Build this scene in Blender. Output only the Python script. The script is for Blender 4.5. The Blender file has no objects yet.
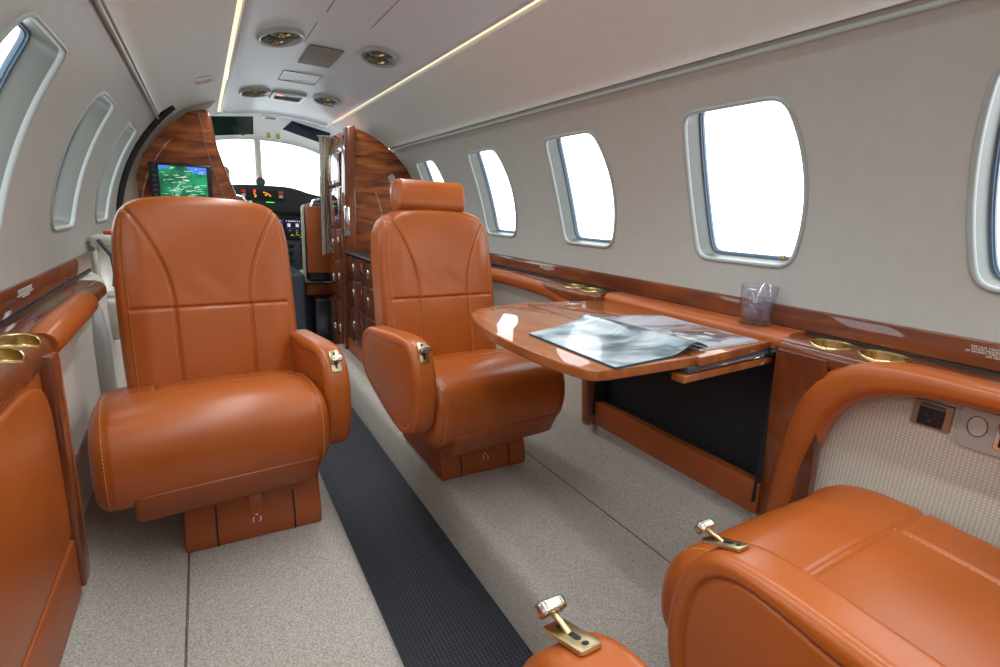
import bpy, bmesh, math, random
import numpy as np
from mathutils import Vector, Matrix
from mathutils.geometry import delaunay_2d_cdt
from math import sin, cos, pi, radians, sqrt
random.seed(7)
scene = bpy.context.scene
# ---------------------------------------------------------------- camera
F_PX = 508.0
ROLL = -0.075
def cam_axes():
    Y = np.array([201-500, 333.5-201.3, F_PX]); Y /= np.linalg.norm(Y)
    X = np.cross([0, 1, 0.], Y); X /= np.linalg.norm(X)
    if X[0] < 0: X = -X
    Z = np.cross(X, Y)
    if Z[1] < 0: Z = -Z
    c, s = cos(ROLL), sin(ROLL)
    return np.array([c*X-s*Z, Y, s*X+c*Z])
R3 = cam_axes()
cam_d = bpy.data.cameras.new('camera'); cam = bpy.data.objects.new('camera', cam_d)
scene.collection.objects.link(cam); scene.camera = cam
cam_d.sensor_width = 36; cam_d.lens = F_PX/1000*36; cam_d.clip_start = 0.02; cam_d.clip_end = 200
mw = Matrix.Identity(4)
for i in range(3):
    mw[i][0] = R3[i, 0]; mw[i][1] = R3[i, 1]; mw[i][2] = -R3[i, 2]
CAM = (-.415, 0, .92)
mw[0][3], mw[1][3], mw[2][3] = CAM
cam.matrix_world = mw
# ---------------------------------------------------------------- world, exposure
w = bpy.data.worlds.new('world'); scene.world = w; w.use_nodes = True
nt = w.node_tree; bg = nt.nodes['Background']
bg.inputs[0].default_value = (0.90, 0.97, 1, 1); bg.inputs[1].default_value = 3.8
scene.view_settings.view_transform = 'Standard'; scene.view_settings.look = 'None'
scene.view_settings.gamma = 1; scene.view_settings.use_curve_mapping = False
scene.view_settings.exposure = 0.0
try:
    scene.cycles.max_bounces = 12; scene.cycles.diffuse_bounces = 8; scene.cycles.transparent_max_bounces = 16
    scene.cycles.sample_clamp_indirect = 6
except Exception: pass
def area(name, loc, rot, sx, sy, energy, color=(1, 1, 1), spread=pi):
    d = bpy.data.lights.new(name, 'AREA'); d.shape = 'RECTANGLE'; d.size = sx; d.size_y = sy
    d.energy = energy; d.color = color
    d.spread = spread
    o = bpy.data.objects.new(name, d); o.location = loc; o.rotation_euler = rot
    scene.collection.objects.link(o); return o
# light given off by the two warm strips along the ceiling panel, an added fill light behind the camera and the cockpit dome lamp
STRIP_R = area('ceiling_strip_lamp_right', (.282, 1.0, 1.396), (0, 0, 0), .02, 4.4, 11, (.93, .99, 1), radians(140))
STRIP_L = area('ceiling_strip_lamp_left', (-.282, 1.0, 1.396), (0, 0, 0), .02, 4.4, 11, (.93, .99, 1), radians(140))
AFT_FILL = area('aft_fill_light', (0, -.55, 1.37), (radians(-30), 0, 0), .5, .5, 14, (.93, .99, 1))  # unseen fill light, added to brighten the floor and seats
COCK = area('cockpit_dome_lamp', (0, 3.7, 1.36), (0, 0, 0), .2, .1, .6, (1, .97, .93))

# ---------------------------------------------------------------- materials
MATS = {}
def nd(m): return m.node_tree.nodes
def base(name, col, rough=.5, metal=0, coat=0, spec=.5, **kw):
    m = bpy.data.materials.new(name); m.use_nodes = True
    b = nd(m)['Principled BSDF']
    b.inputs['Base Color'].default_value = (*col, 1); b.inputs['Roughness'].default_value = rough
    b.inputs['Metallic'].default_value = metal; b.inputs['Coat Weight'].default_value = coat
    b.inputs['Coat Roughness'].default_value = .04; b.inputs['Specular IOR Level'].default_value = spec
    MATS[name] = m; return m
def noise_col(m, c1, c2, scale=20, detail=4, stretch=(1, 1, 1), dist=0, lo=.35, hi=.65, coord='Object'):
    N = m.node_tree; tc = N.nodes.new('ShaderNodeTexCoord'); mp = N.nodes.new('ShaderNodeMapping')
    mp.inputs['Scale'].default_value = stretch
    no = N.nodes.new('ShaderNodeTexNoise'); no.inputs['Scale'].default_value = scale
    no.inputs['Detail'].default_value = detail; no.inputs['Distortion'].default_value = dist
    r = N.nodes.new('ShaderNodeValToRGB'); r.color_ramp.elements[0].position = lo; r.color_ramp.elements[1].position = hi
    r.color_ramp.elements[0].color = (*c1, 1); r.color_ramp.elements[1].color = (*c2, 1)
    N.links.new(tc.outputs[coord], mp.inputs[0]); N.links.new(mp.outputs[0], no.inputs[0])
    N.links.new(no.outputs[0], r.inputs[0]); N.links.new(r.outputs[0], nd(m)['Principled BSDF'].inputs['Base Color'])
    return mp
def bump(m, scale, strength, dist=.001, kind='noise', stretch=(1, 1, 1)):
    N = m.node_tree; tc = N.nodes.new('ShaderNodeTexCoord'); mp = N.nodes.new('ShaderNodeMapping')
    mp.inputs['Scale'].default_value = stretch
    if kind == 'noise':
        t = N.nodes.new('ShaderNodeTexNoise'); t.inputs['Scale'].default_value = scale; t.inputs['Detail'].default_value = 3; out = t.outputs[0]
    else:
        t = N.nodes.new('ShaderNodeTexVoronoi'); t.inputs['Scale'].default_value = scale; out = t.outputs['Distance']
    N.links.new(tc.outputs['Object'], mp.inputs[0]); N.links.new(mp.outputs[0], t.inputs['Vector'])
    bp = N.nodes.new('ShaderNodeBump'); bp.inputs['Strength'].default_value = strength; bp.inputs['Distance'].default_value = dist
    N.links.new(out, bp.inputs['Height']); N.links.new(bp.outputs[0], nd(m)['Principled BSDF'].inputs['Normal'])
def weave(m, c1, c2, sx, sz, axes=('Y', 'Z'), strength=.5, dist=.0015):
    # woven cloth: product of two sine ribs
    N = m.node_tree; tc = N.nodes.new('ShaderNodeTexCoord'); sp = N.nodes.new('ShaderNodeSeparateXYZ')
    N.links.new(tc.outputs['Object'], sp.inputs[0])
    outs = []
    for ax, s in zip(axes, (sx, sz)):
        a = N.nodes.new('ShaderNodeMath'); a.operation = 'MULTIPLY'; a.inputs[1].default_value = s*2*pi
        N.links.new(sp.outputs[ax], a.inputs[0])
        b = N.nodes.new('ShaderNodeMath'); b.operation = 'SINE'; N.links.new(a.outputs[0], b.inputs[0]); outs.append(b)
    hs = []
    for q in outs:
        h = N.nodes.new('ShaderNodeMath'); h.operation = 'MULTIPLY_ADD'; h.inputs[1].default_value = .5; h.inputs[2].default_value = .5; N.links.new(q.outputs[0], h.inputs[0])
        h2 = N.nodes.new('ShaderNodeMath'); h2.operation = 'POWER'; h2.inputs[1].default_value = .6; N.links.new(h.outputs[0], h2.inputs[0]); hs.append(h2)
    ad = N.nodes.new('ShaderNodeMath'); ad.operation = 'MULTIPLY'
    N.links.new(hs[0].outputs[0], ad.inputs[0]); N.links.new(hs[1].outputs[0], ad.inputs[1])
    mx = N.nodes.new('ShaderNodeMix'); mx.data_type = 'RGBA'; mx.inputs[6].default_value = (*c1, 1); mx.inputs[7].default_value = (*c2, 1)
    N.links.new(ad.outputs[0], mx.inputs[0]); N.links.new(mx.outputs[2], nd(m)['Principled BSDF'].inputs['Base Color'])
    bp = N.nodes.new('ShaderNodeBump'); bp.inputs['Strength'].default_value = strength; bp.inputs['Distance'].default_value = dist
    N.links.new(ad.outputs[0], bp.inputs['Height']); N.links.new(bp.outputs[0], nd(m)['Principled BSDF'].inputs['Normal'])
def emis(name, col, s):
    m = base(name, col, .4); b = nd(m)['Principled BSDF']
    b.inputs['Emission Color'].default_value = (*col, 1); b.inputs['Emission Strength'].default_value = s; return m

LEATHER = base('orange_leather', (.42, .11, .022), .31, spec=.5)
noise_col(LEATHER, (.385, .089, .013), (.43, .102, .018), 9, 3); bump(LEATHER, 420, .12, .0006, 'vor')
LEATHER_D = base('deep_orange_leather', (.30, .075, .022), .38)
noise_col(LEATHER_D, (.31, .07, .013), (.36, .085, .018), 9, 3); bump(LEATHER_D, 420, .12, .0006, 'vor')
THREAD = base('gold_thread', (.66, .36, .09), .6)
def wood(name, c1, c2, c3, stretch, coat=1.0, scale=6):
    m = base(name, c2, .5, coat=coat, spec=.2); N = m.node_tree
    tc = N.nodes.new('ShaderNodeTexCoord'); mp = N.nodes.new('ShaderNodeMapping'); mp.inputs['Scale'].default_value = stretch
    no = N.nodes.new('ShaderNodeTexNoise'); no.inputs['Scale'].default_value = scale; no.inputs['Detail'].default_value = 6; no.inputs['Distortion'].default_value = .6
    r = N.nodes.new('ShaderNodeValToRGB'); cr = r.color_ramp
    cr.elements[0].position = .3; cr.elements[0].color = (*c1, 1); cr.elements[1].position = .72; cr.elements[1].color = (*c3, 1)
    e = cr.elements.new(.5); e.color = (*c2, 1)
    N.links.new(tc.outputs['Object'], mp.inputs[0]); N.links.new(mp.outputs[0], no.inputs[0]); N.links.new(no.outputs[0], r.inputs[0])
    N.links.new(r.outputs[0], nd(m)['Principled BSDF'].inputs['Base Color']); return m
WOOD = wood('dark_burl_veneer', (.075, .014, .004), (.145, .031, .007), (.25, .062, .014), (1, 1, .35), scale=11)
WOOD_BK = wood('figured_walnut_veneer', (.10, .021, .005), (.24, .058, .011), (.44, .13, .026), (.6, 1, 3.2), scale=11)
WOOD_RAIL = wood('rail_veneer', (.09, .019, .005), (.16, .037, .009), (.26, .068, .017), (3, .5, 2), scale=9)
WOOD_T = wood('table_veneer', (.24, .062, .013), (.34, .10, .022), (.44, .15, .036), (3, .5, 1), scale=9)
CREAM = base('cream_wall_vinyl', (.52, .49, .445), .42); noise_col(CREAM, (.445, .455, .425), (.465, .475, .445), 30, 4); bump(CREAM, 300, .06, .0005)
HEAD = base('headliner_vinyl', (.54, .52, .49), .55); noise_col(HEAD, (.71, .725, .69), (.735, .75, .715), 45, 4, (1, .4, 1)); bump(HEAD, 260, .08, .0005)
CEIL = base('ceiling_panel_vinyl', (.64, .69, .74), .36)
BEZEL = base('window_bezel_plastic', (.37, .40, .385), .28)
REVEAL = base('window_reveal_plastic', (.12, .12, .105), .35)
GASKET = base('blue_grey_gasket', (.11, .17, .24), .3)
DARKLINE = base('black_rubber', (.008, .008, .01), .45)
CARPET = base('beige_carpet', (.46, .41, .36), .95, spec=.1); noise_col(CARPET, (.31, .28, .25), (.63, .585, .53), 290, 6, lo=.3, hi=.7); bump(CARPET, 330, .9, .004)
RUNNER = base('dark_woven_runner', (.02, .023, .032), .6); weave(RUNNER, (.010, .012, .018), (.035, .04, .055), 110, 110, ('X', 'Y'), .6, .002)
SIDEW = base('ribbed_cream_cloth', (.65, .59, .50), .8); weave(SIDEW, (.54, .47, .38), (.80, .75, .66), 150, 190, ('Y', 'Z'), .6, .0015)
SIDEP = base('pale_cloth_panel', (.56, .52, .46), .8); noise_col(SIDEP, (.60, .57, .51), (.68, .65, .59), 200, 3); bump(SIDEP, 400, .3, .0008)
BLACK = base('black_recess_felt', (.012, .014, .02), .7)
BLACKP = base('black_plastic', (.012, .012, .015), .35)
BRASS = base('brushed_brass', (.62, .50, .29), .28, 1)
NICKEL = base('polished_nickel', (.52, .48, .40), .25, 1)
CHROME = base('chrome', (.85, .86, .88), .08, 1)
WHITEP = base('off_white_fitting', (.62, .60, .53), .4)
GREYP = base('light_grey_fitting', (.50, .48, .43), .4)
DGREY = base('instrument_grey', (.055, .065, .085), .5)
GLAREM = base('glareshield_black', (.012, .014, .018), .75)
CLOTH = base('curtain_cloth', (.64, .56, .43), .8); 
TAUPE = base('taupe_mesh', (.24, .215, .19), .6)
PAPER = base('paper_white', (.8, .8, .8), .4)
WHITEINK = base('white_ink', (.75, .72, .68), .5)
REDINK = base('red_ink', (.65, .03, .02), .5)
FLEECE = base('sheepskin', (.68, .62, .50), .95); bump(FLEECE, 130, 1, .006)
CUPBR = base('champagne_brass', (.62, .47, .22), .25, 1)
OUTB = base('bronze_plate', (.38, .25, .16), .35, .3)
LED = emis('warm_led', (1, .80, .54), 1.05)
def glass(name, tint=(1, 1, 1), f0=.04, edge=.5):
    m = bpy.data.materials.new(name); m.use_nodes = True; N = m.node_tree
    N.nodes.remove(N.nodes['Principled BSDF']); out = N.nodes['Material Output']
    t = N.nodes.new('ShaderNodeBsdfTransparent'); t.inputs[0].default_value = (*tint, 1)
    g = N.nodes.new('ShaderNodeBsdfGlossy'); g.inputs['Roughness'].default_value = .02
    lw = N.nodes.new('ShaderNodeLayerWeight'); lw.inputs[0].default_value = .5
    pw = N.nodes.new('ShaderNodeMath'); pw.operation = 'POWER'; pw.inputs[1].default_value = 5; N.links.new(lw.outputs['Facing'], pw.inputs[0])
    fr = N.nodes.new('ShaderNodeMath'); fr.operation = 'MULTIPLY_ADD'; fr.inputs[1].default_value = edge; fr.inputs[2].default_value = f0; N.links.new(pw.outputs[0], fr.inputs[0])
    mx = N.nodes.new('ShaderNodeMixShader')
    N.links.new(fr.outputs[0], mx.inputs[0]); N.links.new(t.outputs[0], mx.inputs[1]); N.links.new(g.outputs[0], mx.inputs[2]); N.links.new(mx.outputs[0], out.inputs[0])
    return m
PANE = glass('window_acrylic', (.97, .99, 1), .04, .9)
GLASS = glass('clear_glass', (.97, .97, 1), .07, .9)
WATER = glass('water', (.95, .96, 1), .04, .5)
ICE = glass('ice', (.90, .90, .95), .16, .9)

# ---------------------------------------------------------------- helpers
COL = scene.collection
def link(name, me, mat, parent=None, smooth=True, auto=None):
    if mat is not None and len(me.materials) == 0: me.materials.append(mat)
    if smooth:
        me.polygons.foreach_set('use_smooth', [True]*len(me.polygons))
        if auto:
            bm = bmesh.new(); bm.from_mesh(me)
            for e in bm.edges:
                if len(e.link_faces) == 2 and e.calc_face_angle(0) > radians(auto): e.smooth = False
            bm.to_mesh(me); bm.free()
    o = bpy.data.objects.new(name, me); COL.objects.link(o)
    if parent: o.parent = parent
    return o
def mesh(name, v, f, mat, parent=None, smooth=True, auto=40, fix=True):
    me = bpy.data.meshes.new(name); me.from_pydata([tuple(map(float, p)) for p in v], [], [tuple(map(int, q)) for q in f]); 
    if fix:
        bm = bmesh.new(); bm.from_mesh(me); bmesh.ops.remove_doubles(bm, verts=bm.verts, dist=1e-6)
        bmesh.ops.recalc_face_normals(bm, faces=bm.faces); bm.to_mesh(me); bm.free()
    me.update()
    return link(name, me, mat, parent, smooth, auto)
class G:
    """collects shapes that belong to ONE mesh"""
    def __init__(s): s.v = []; s.f = []
    def add(s, v, f):
        n = len(s.v); s.v += [tuple(p) for p in v]; s.f += [tuple(i+n for i in q) for q in f]; return s
    def box(s, x0, x1, y0, y1, z0, z1, b=.003, M=None):
        bm = bmesh.new(); bmesh.ops.create_cube(bm, size=1)
        for v in bm.verts: v.co = Vector(((x0+x1)/2+v.co.x*(x1-x0), (y0+y1)/2+v.co.y*(y1-y0), (z0+z1)/2+v.co.z*(z1-z0)))
        if b > 0: bmesh.ops.bevel(bm, geom=bm.edges[:], offset=b, segments=3, affect='EDGES', profile=.5)
        if M is not None: bm.transform(M)
        bm.verts.index_update()
        s.add([v.co[:] for v in bm.verts], [[v.index for v in f.verts] for f in bm.faces]); bm.free(); return s
    def prism(s, pts, axis, a, b_, bev=.0, seg=3):
        """polygon pts in the two other axes extruded along axis from a to b_"""
        def P(p, t):
            if axis == 'x': return (t, p[0], p[1])
            if axis == 'y': return (p[0], t, p[1])
            return (p[0], p[1], t)
        bm = bmesh.new(); A = [bm.verts.new(P(p, a)) for p in pts]; B = [bm.verts.new(P(p, b_)) for p in pts]; n = len(pts)
        bm.faces.new(A); bm.faces.new(B[::-1])
        for i in range(n): bm.faces.new((A[i], B[i], B[(i+1) % n], A[(i+1) % n]))
        bmesh.ops.recalc_face_normals(bm, faces=bm.faces)
        if bev > 0:
            es = [e for e in bm.edges if e.calc_face_angle(0) > radians(35)]
            bmesh.ops.bevel(bm, geom=es, offset=bev, segments=seg, affect='EDGES', profile=.5)
        bm.verts.index_update(); s.add([v.co[:] for v in bm.verts], [[v.index for v in f.verts] for f in bm.faces]); bm.free(); return s
    def tube(s, path, r, n=10, closed=False, sy=1.0, up=(0, 0, 1), caps=True):
        path = [Vector(p) for p in path]; m = len(path); rr = r if hasattr(r, '__len__') else [r]*m
        base_i = len(s.v)
        for i, p in enumerate(path):
            t = (path[(i+1) % m]-path[i-1]) if (closed or 0 < i < m-1) else (path[1]-path[0] if i == 0 else path[-1]-path[-2])
            t.normalize(); u = Vector(up); a = t.cross(u)
            if a.length < 1e-4: a = t.cross(Vector((1, 0, 0)))
            a.normalize(); b = a.cross(t)
            for k in range(n):
                th = 2*pi*k/n; s.v.append((p+a*cos(th)*rr[i]+b*sin(th)*rr[i]*sy)[:])
        for i in range(m if closed else m-1):
            for k in range(n):
                j = (i+1) % m
                s.f.append((base_i+i*n+k, base_i+i*n+(k+1) % n, base_i+j*n+(k+1) % n, base_i+j*n+k))
        if not closed and caps:
            s.f.append(tuple(base_i+k for k in range(n))[::-1]); s.f.append(tuple(base_i+(m-1)*n+k for k in range(n)))
        return s
    def lathe(s, prof, n=40, M=None, close=False):
        b0 = len(s.v); m = len(prof)
        for r, z in prof:
            for k in range(n):
                v = Vector((r*cos(2*pi*k/n), r*sin(2*pi*k/n), z)); s.v.append((M@v if M is not None else v)[:])
        for i in range(m-1 if not close else m):
            for k in range(n):
                j = (i+1) % m
                s.f.append((b0+i*n+k, b0+i*n+(k+1) % n, b0+j*n+(k+1) % n, b0+j*n+k))
        return s
    def loft(s, rings, closed_ring=True, cap0=False, cap1=False):
        b0 = len(s.v); n = len(rings[0])
        for r in rings: s.v += [tuple(p) for p in r]
        for i in range(len(rings)-1):
            for k in range(n if closed_ring else n-1):
                s.f.append((b0+i*n+k, b0+i*n+(k+1) % n, b0+(i+1)*n+(k+1) % n, b0+(i+1)*n+k))
        if cap0: s.f.append(tuple(b0+k for k in range(n)))
        if cap1: s.f.append(tuple(b0+(len(rings)-1)*n+k for k in range(n))[::-1])
        return s
    def out(s, name, mat, parent=None, smooth=True, auto=40): return mesh(name, s.v, s.f, mat, parent, smooth, auto)
def tag(o, label, cat, group=None, kind=None):
    o['label'] = label; o['category'] = cat
    if group: o['group'] = group
    if kind: o['kind'] = kind
    return o
def lab(o, label): o['label'] = label; return o
def thing(name, label, cat, loc=(0, 0, 0), rz=0, group=None):
    o = bpy.data.objects.new(name, None); COL.objects.link(o); o.location = loc; o.rotation_euler = (0, 0, rz); o.empty_display_size = .05
    return tag(o, label, cat, group)
def struct(o): o['kind'] = 'structure'; return o
def copy_tree(o, parent=None):
    c = o.copy(); COL.objects.link(c)
    if parent: c.parent = parent
    for ch in list(o.children): copy_tree(ch, c)
    return c
def resample(pts, n, closed=True):
    P = np.array(pts, float)
    if closed: P = np.vstack([P, P[:1]])
    d = np.r_[0, np.cumsum(np.linalg.norm(np.diff(P, axis=0), axis=1))]
    t = np.linspace(0, d[-1], n+1 if closed else n)
    if closed: t = t[:-1]
    return np.stack([np.interp(t, d, P[:, k]) for k in range(P.shape[1])], 1)
def smooth_closed(pts, n=200, it=3):
    """Chaikin rounding then even resample"""
    P = np.array(pts, float)
    for _ in range(it):
        Q = np.roll(P, -1, 0); P = np.stack([.75*P+.25*Q, .25*P+.75*Q], 1).reshape(-1, P.shape[1])
    return resample(P, n)
def smooth_open(pts, n=60, it=3):
    P = np.array(pts, float)
    for _ in range(it):
        A = .75*P[:-1]+.25*P[1:]; B = .25*P[:-1]+.75*P[1:]
        P = np.vstack([P[:1], np.stack([A, B], 1).reshape(-1, P.shape[1]), P[-1:]])
    return resample(P, n, False)
def normals2(P):
    T = np.roll(P, -1, 0)-np.roll(P, 1, 0); T /= np.linalg.norm(T, axis=1)[:, None]+1e-12
    N = np.stack([T[:, 1], -T[:, 0]], 1)
    A = np.sum(P[:, 0]*np.roll(P[:, 1], -1)-np.roll(P[:, 0], -1)*P[:, 1])
    return N if A > 0 else -N       # outward
def slab(prof, x0, x1, r, nx=40, disp=None, caprings=12, bulge=0, capbulge=0, rt=None):
    """profile (y,z) swept along x with rounded ends. disp(x,i,P)-> outward offset per point"""
    P = np.array(prof); N = normals2(P); c = P.mean(0); rt = rt or r
    xs = []
    for k in range(9):
        a = pi/2*k/8; xs.append((x0+r*(1-sin(a)) if False else x0+r*(1-cos(pi/2-a)) , rt*(1-sin(a))))
    st = [(x0+r*(1-cos(a)), rt*(1-sin(a))) for a in np.linspace(0, pi/2, 9)]
    mid = [(x, 0) for x in np.linspace(x0+r, x1-r, nx)[1:-1]]
    en = [(x1-r*(1-cos(a)), rt*(1-sin(a))) for a in np.linspace(pi/2, 0, 9)]
    rings = []
    first = st[0]; last = en[-1]
    def ring(x, ins, s=1.0, dx=0):
        off = -ins*np.ones(len(P))
        if disp is not None and s == 1.0: off = off+disp(x, P)
        Q = P+N*off[:, None]; Q = c+(Q-c)*s
        return [(x+dx, q[0], q[1]) for q in Q]
    ss = np.linspace(0, 1, caprings+1)[1:]
    cap = []
    for s in ss[:-1]: cap.append(ring(first[0], first[1], s*1.0, -capbulge*(1-s*s)))
    rings += cap
    for x, ins in st+mid+en: rings.append(ring(x, ins))
    for s in ss[:-1][::-1]: rings.append(ring(last[0], last[1], s, capbulge*(1-s*s)))
    g = G(); g.loft(rings, True, True, True); return g
def puff(outline, yf, yb, r, nring=60, disp=None, center=None, bulge=0, nb=10):
    """outline (x,z) closed. front at y=yf (min), back at y=yb. rounded rim radius r. disp(X,Z)-> depth added inward on front"""
    P = np.array(outline); c = np.array(center) if center is not None else P.mean(0)
    D = np.linalg.norm(P-c, axis=1)
    rings = []
    # insets: fine near rim then even
    a = np.linspace(0, pi/2, 10); ins = list(r*(1-np.cos(a))); dep = list(r*(1-np.sin(a)))
    def R(i, y0, sgn, fd):
        Q = c+(P-c)*(1-np.minimum(i/D, .999))[:, None]
        return Q
    for i, d in zip(ins, dep):
        Q = R(i, 0, 0, 0); rings.append(np.c_[Q[:, 0], np.full(len(Q), yf+d), Q[:, 1]])
    Q0 = R(ins[-1], 0, 0, 0)
    for s in np.linspace(1, .012, nring)[1:]:
        Q = c+(Q0-c)*s; rings.append(np.c_[Q[:, 0], np.full(len(Q), yf), Q[:, 1]])
    rings = rings
    for k, rg in enumerate(rings):
        if bulge:
            s = np.linalg.norm(rg[:, [0, 2]]-c, axis=1)/D
            rg[:, 1] -= bulge*(1-s**2.5)
        if disp is not None: rg[:, 1] += disp(rg[:, 0], rg[:, 2])
    back = []
    for i, d in zip(ins, dep):
        Q = R(i, 0, 0, 0); back.append(np.c_[Q[:, 0], np.full(len(Q), yb-d), Q[:, 1]])
    for s in np.linspace(1, .02, nb)[1:]:
        Q = c+(Q0-c)*s; back.append(np.c_[Q[:, 0], np.full(len(Q), yb), Q[:, 1]])
    allr = rings[::-1]+back
    g = G(); g.loft([[tuple(p) for p in r_] for r_ in allr], True, True, True); return g
def rrect(w_, h, r, cx=0, cy=0, n=8):
    pts = []
    for sx, sy, a0 in ((1, 1, 0), (-1, 1, pi/2), (-1, -1, pi), (1, -1, 3*pi/2)):
        for k in range(n+1):
            a = a0+pi/2*k/n; pts.append((cx+sx*(w_/2-r)+r*cos(a), cy+sy*(h/2-r)+r*sin(a)))
    return pts
def text(name, body, size, mat, parent, M, align='CENTER', ext=.0003, spacing=1.0):
    cu = bpy.data.curves.new(name, 'FONT'); cu.body = body; cu.size = size; cu.extrude = ext; cu.align_x = align; cu.align_y = 'CENTER'; cu.space_line = spacing
    o = bpy.data.objects.new(name+'_tmp', cu); COL.objects.link(o)
    dg = bpy.context.evaluated_depsgraph_get(); dg.update(); me = bpy.data.meshes.new_from_object(o.evaluated_get(dg))
    bpy.data.objects.remove(o); bpy.data.curves.remove(cu)
    me.transform(M); me.materials.clear(); me.materials.append(mat)
    r = bpy.data.objects.new(name, me); COL.objects.link(r)
    if parent: r.parent = parent
    return r
def boolcut(o, cutters):
    tmp = []
    for g in cutters:
        c = g.out('cutter', None, None, False)
        c.hide_render = True; tmp.append(c)
        m = o.modifiers.new('b', 'BOOLEAN'); m.operation = 'DIFFERENCE'; m.solver = 'EXACT'; m.object = c
    dg = bpy.context.evaluated_depsgraph_get(); dg.update()
    me = bpy.data.meshes.new_from_object(o.evaluated_get(dg)); o.modifiers.clear(); old = o.data; o.data = me
    for c in tmp:
        d = c.data; bpy.data.objects.remove(c); bpy.data.meshes.remove(d)
    bpy.data.meshes.remove(old)
    me.polygons.foreach_set('use_smooth', [True]*len(me.polygons))
    bm = bmesh.new(); bm.from_mesh(me)
    for e in bm.edges:
        e.smooth = not (len(e.link_faces) == 2 and e.calc_face_angle(0) > radians(50))
    bm.to_mesh(me); bm.free(); return o

# ---------------------------------------------------------------- cabin shell
R0 = .735; ZC = .77
YA, YF = -1.5, 2.93          # aft end, forward bulkheads
def wp(side, y, s, off=0):
    """point on the cabin wall: s = arc length above the belt line, off = outward"""
    r = R0+off; a = s/R0
    return (side*r*cos(a), y, ZC+r*sin(a))
S_BOT = R0*math.asin((.745-ZC)/R0); S_TOP = R0*math.asin((1.254-ZC)/R0)
S_W0 = R0*math.asin((.842-ZC)/R0); S_W1 = R0*math.asin((1.173-ZC)/R0)
LEAN = {1: 0.0, -1: .22}
def win_outline(yc, e=0, n=120, side=1):
    sc = (S_W0+S_W1)/2; h = (S_W1-S_W0)/2
    pts = []
    for sg in (1, -1):
        for k in range(9):
            t = -1+2*k/8; t = t if sg == 1 else -t
            pts.append((sg*(.121+.025*(1-t*t)), t*h))
    P = smooth_closed(pts[0:1]+pts, n, 0)
    # round the corners: offset in by r and back out
    P = resample(pts, 400)
    Q = P.copy()
    for _ in range(60): Q = (np.roll(Q, 1, 0)+Q+np.roll(Q, -1, 0))/3
    Q = resample(Q, n); N = normals2(Q)
    # grow back the little lost size
    Q = Q*1.0+N*(e+.0015)
    return [(yc+q[0]+LEAN[side]*q[1], sc+q[1]) for q in Q]
def wall(side, wins, name, y0, y1):
    V = []; E = []; holes = []
    def addpoly(P):
        b = len(V); V.extend([Vector(p) for p in P]); E.extend([(b+i, b+(i+1) % len(P)) for i in range(len(P))])
    ny = int((y1-y0)/.05); ns = 12
    bd = [(y0+(y1-y0)*i/ny, S_BOT) for i in range(ny)]+[(y1, S_BOT+(S_TOP-S_BOT)*i/ns) for i in range(ns)]+[(y1-(y1-y0)*i/ny, S_TOP) for i in range(ny)]+[(y0, S_TOP-(S_TOP-S_BOT)*i/ns) for i in range(ns)]
    addpoly(bd)
    for yc in wins:
        o = win_outline(yc, .011, 96, side); holes.append(np.array(o)); addpoly(o)
    def inside(p, poly):
        x, y = p; c = False; j = len(poly)-1
        for i in range(len(poly)):
            if (poly[i][1] > y) != (poly[j][1] > y) and x < (poly[j][0]-poly[i][0])*(y-poly[i][1])/(poly[j][1]-poly[i][1])+poly[i][0]: c = not c
            j = i
        return c
    for i in range(1, int((y1-y0)/.03)):
        for j in range(1, 19):
            p = (y0+i*.03, S_BOT+(S_TOP-S_BOT)*j/19)
            if not any(abs(p[0]-wc) < .2 and inside(p, h) for wc, h in zip(wins, holes)): V.append(Vector(p))
    vo, eo, fo, *_ = delaunay_2d_cdt(V, E, [], 1, 1e-5)
    ff = []
    for f in fo:
        c = (sum(vo[i].x for i in f)/len(f), sum(vo[i].y for i in f)/len(f))
        if not any(abs(c[0]-wc) < .25 and inside(c, h) for wc, h in zip(wins, holes)): ff.append(f)
    vv = [wp(side, p.x, p.y) for p in vo]
    return struct(mesh(name, vv, ff, CREAM, None, True, None))
RW = [-.98, -.385, .222, .802, 1.395, 1.995, 2.63]
LW = [-1.27, -.67, -.07, .53, 1.14, 1.775, 2.38]
wall(1, RW, 'wall_right', YA, 3.0)
wall(-1, LW, 'wall_left', YA, 2.72)
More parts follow.
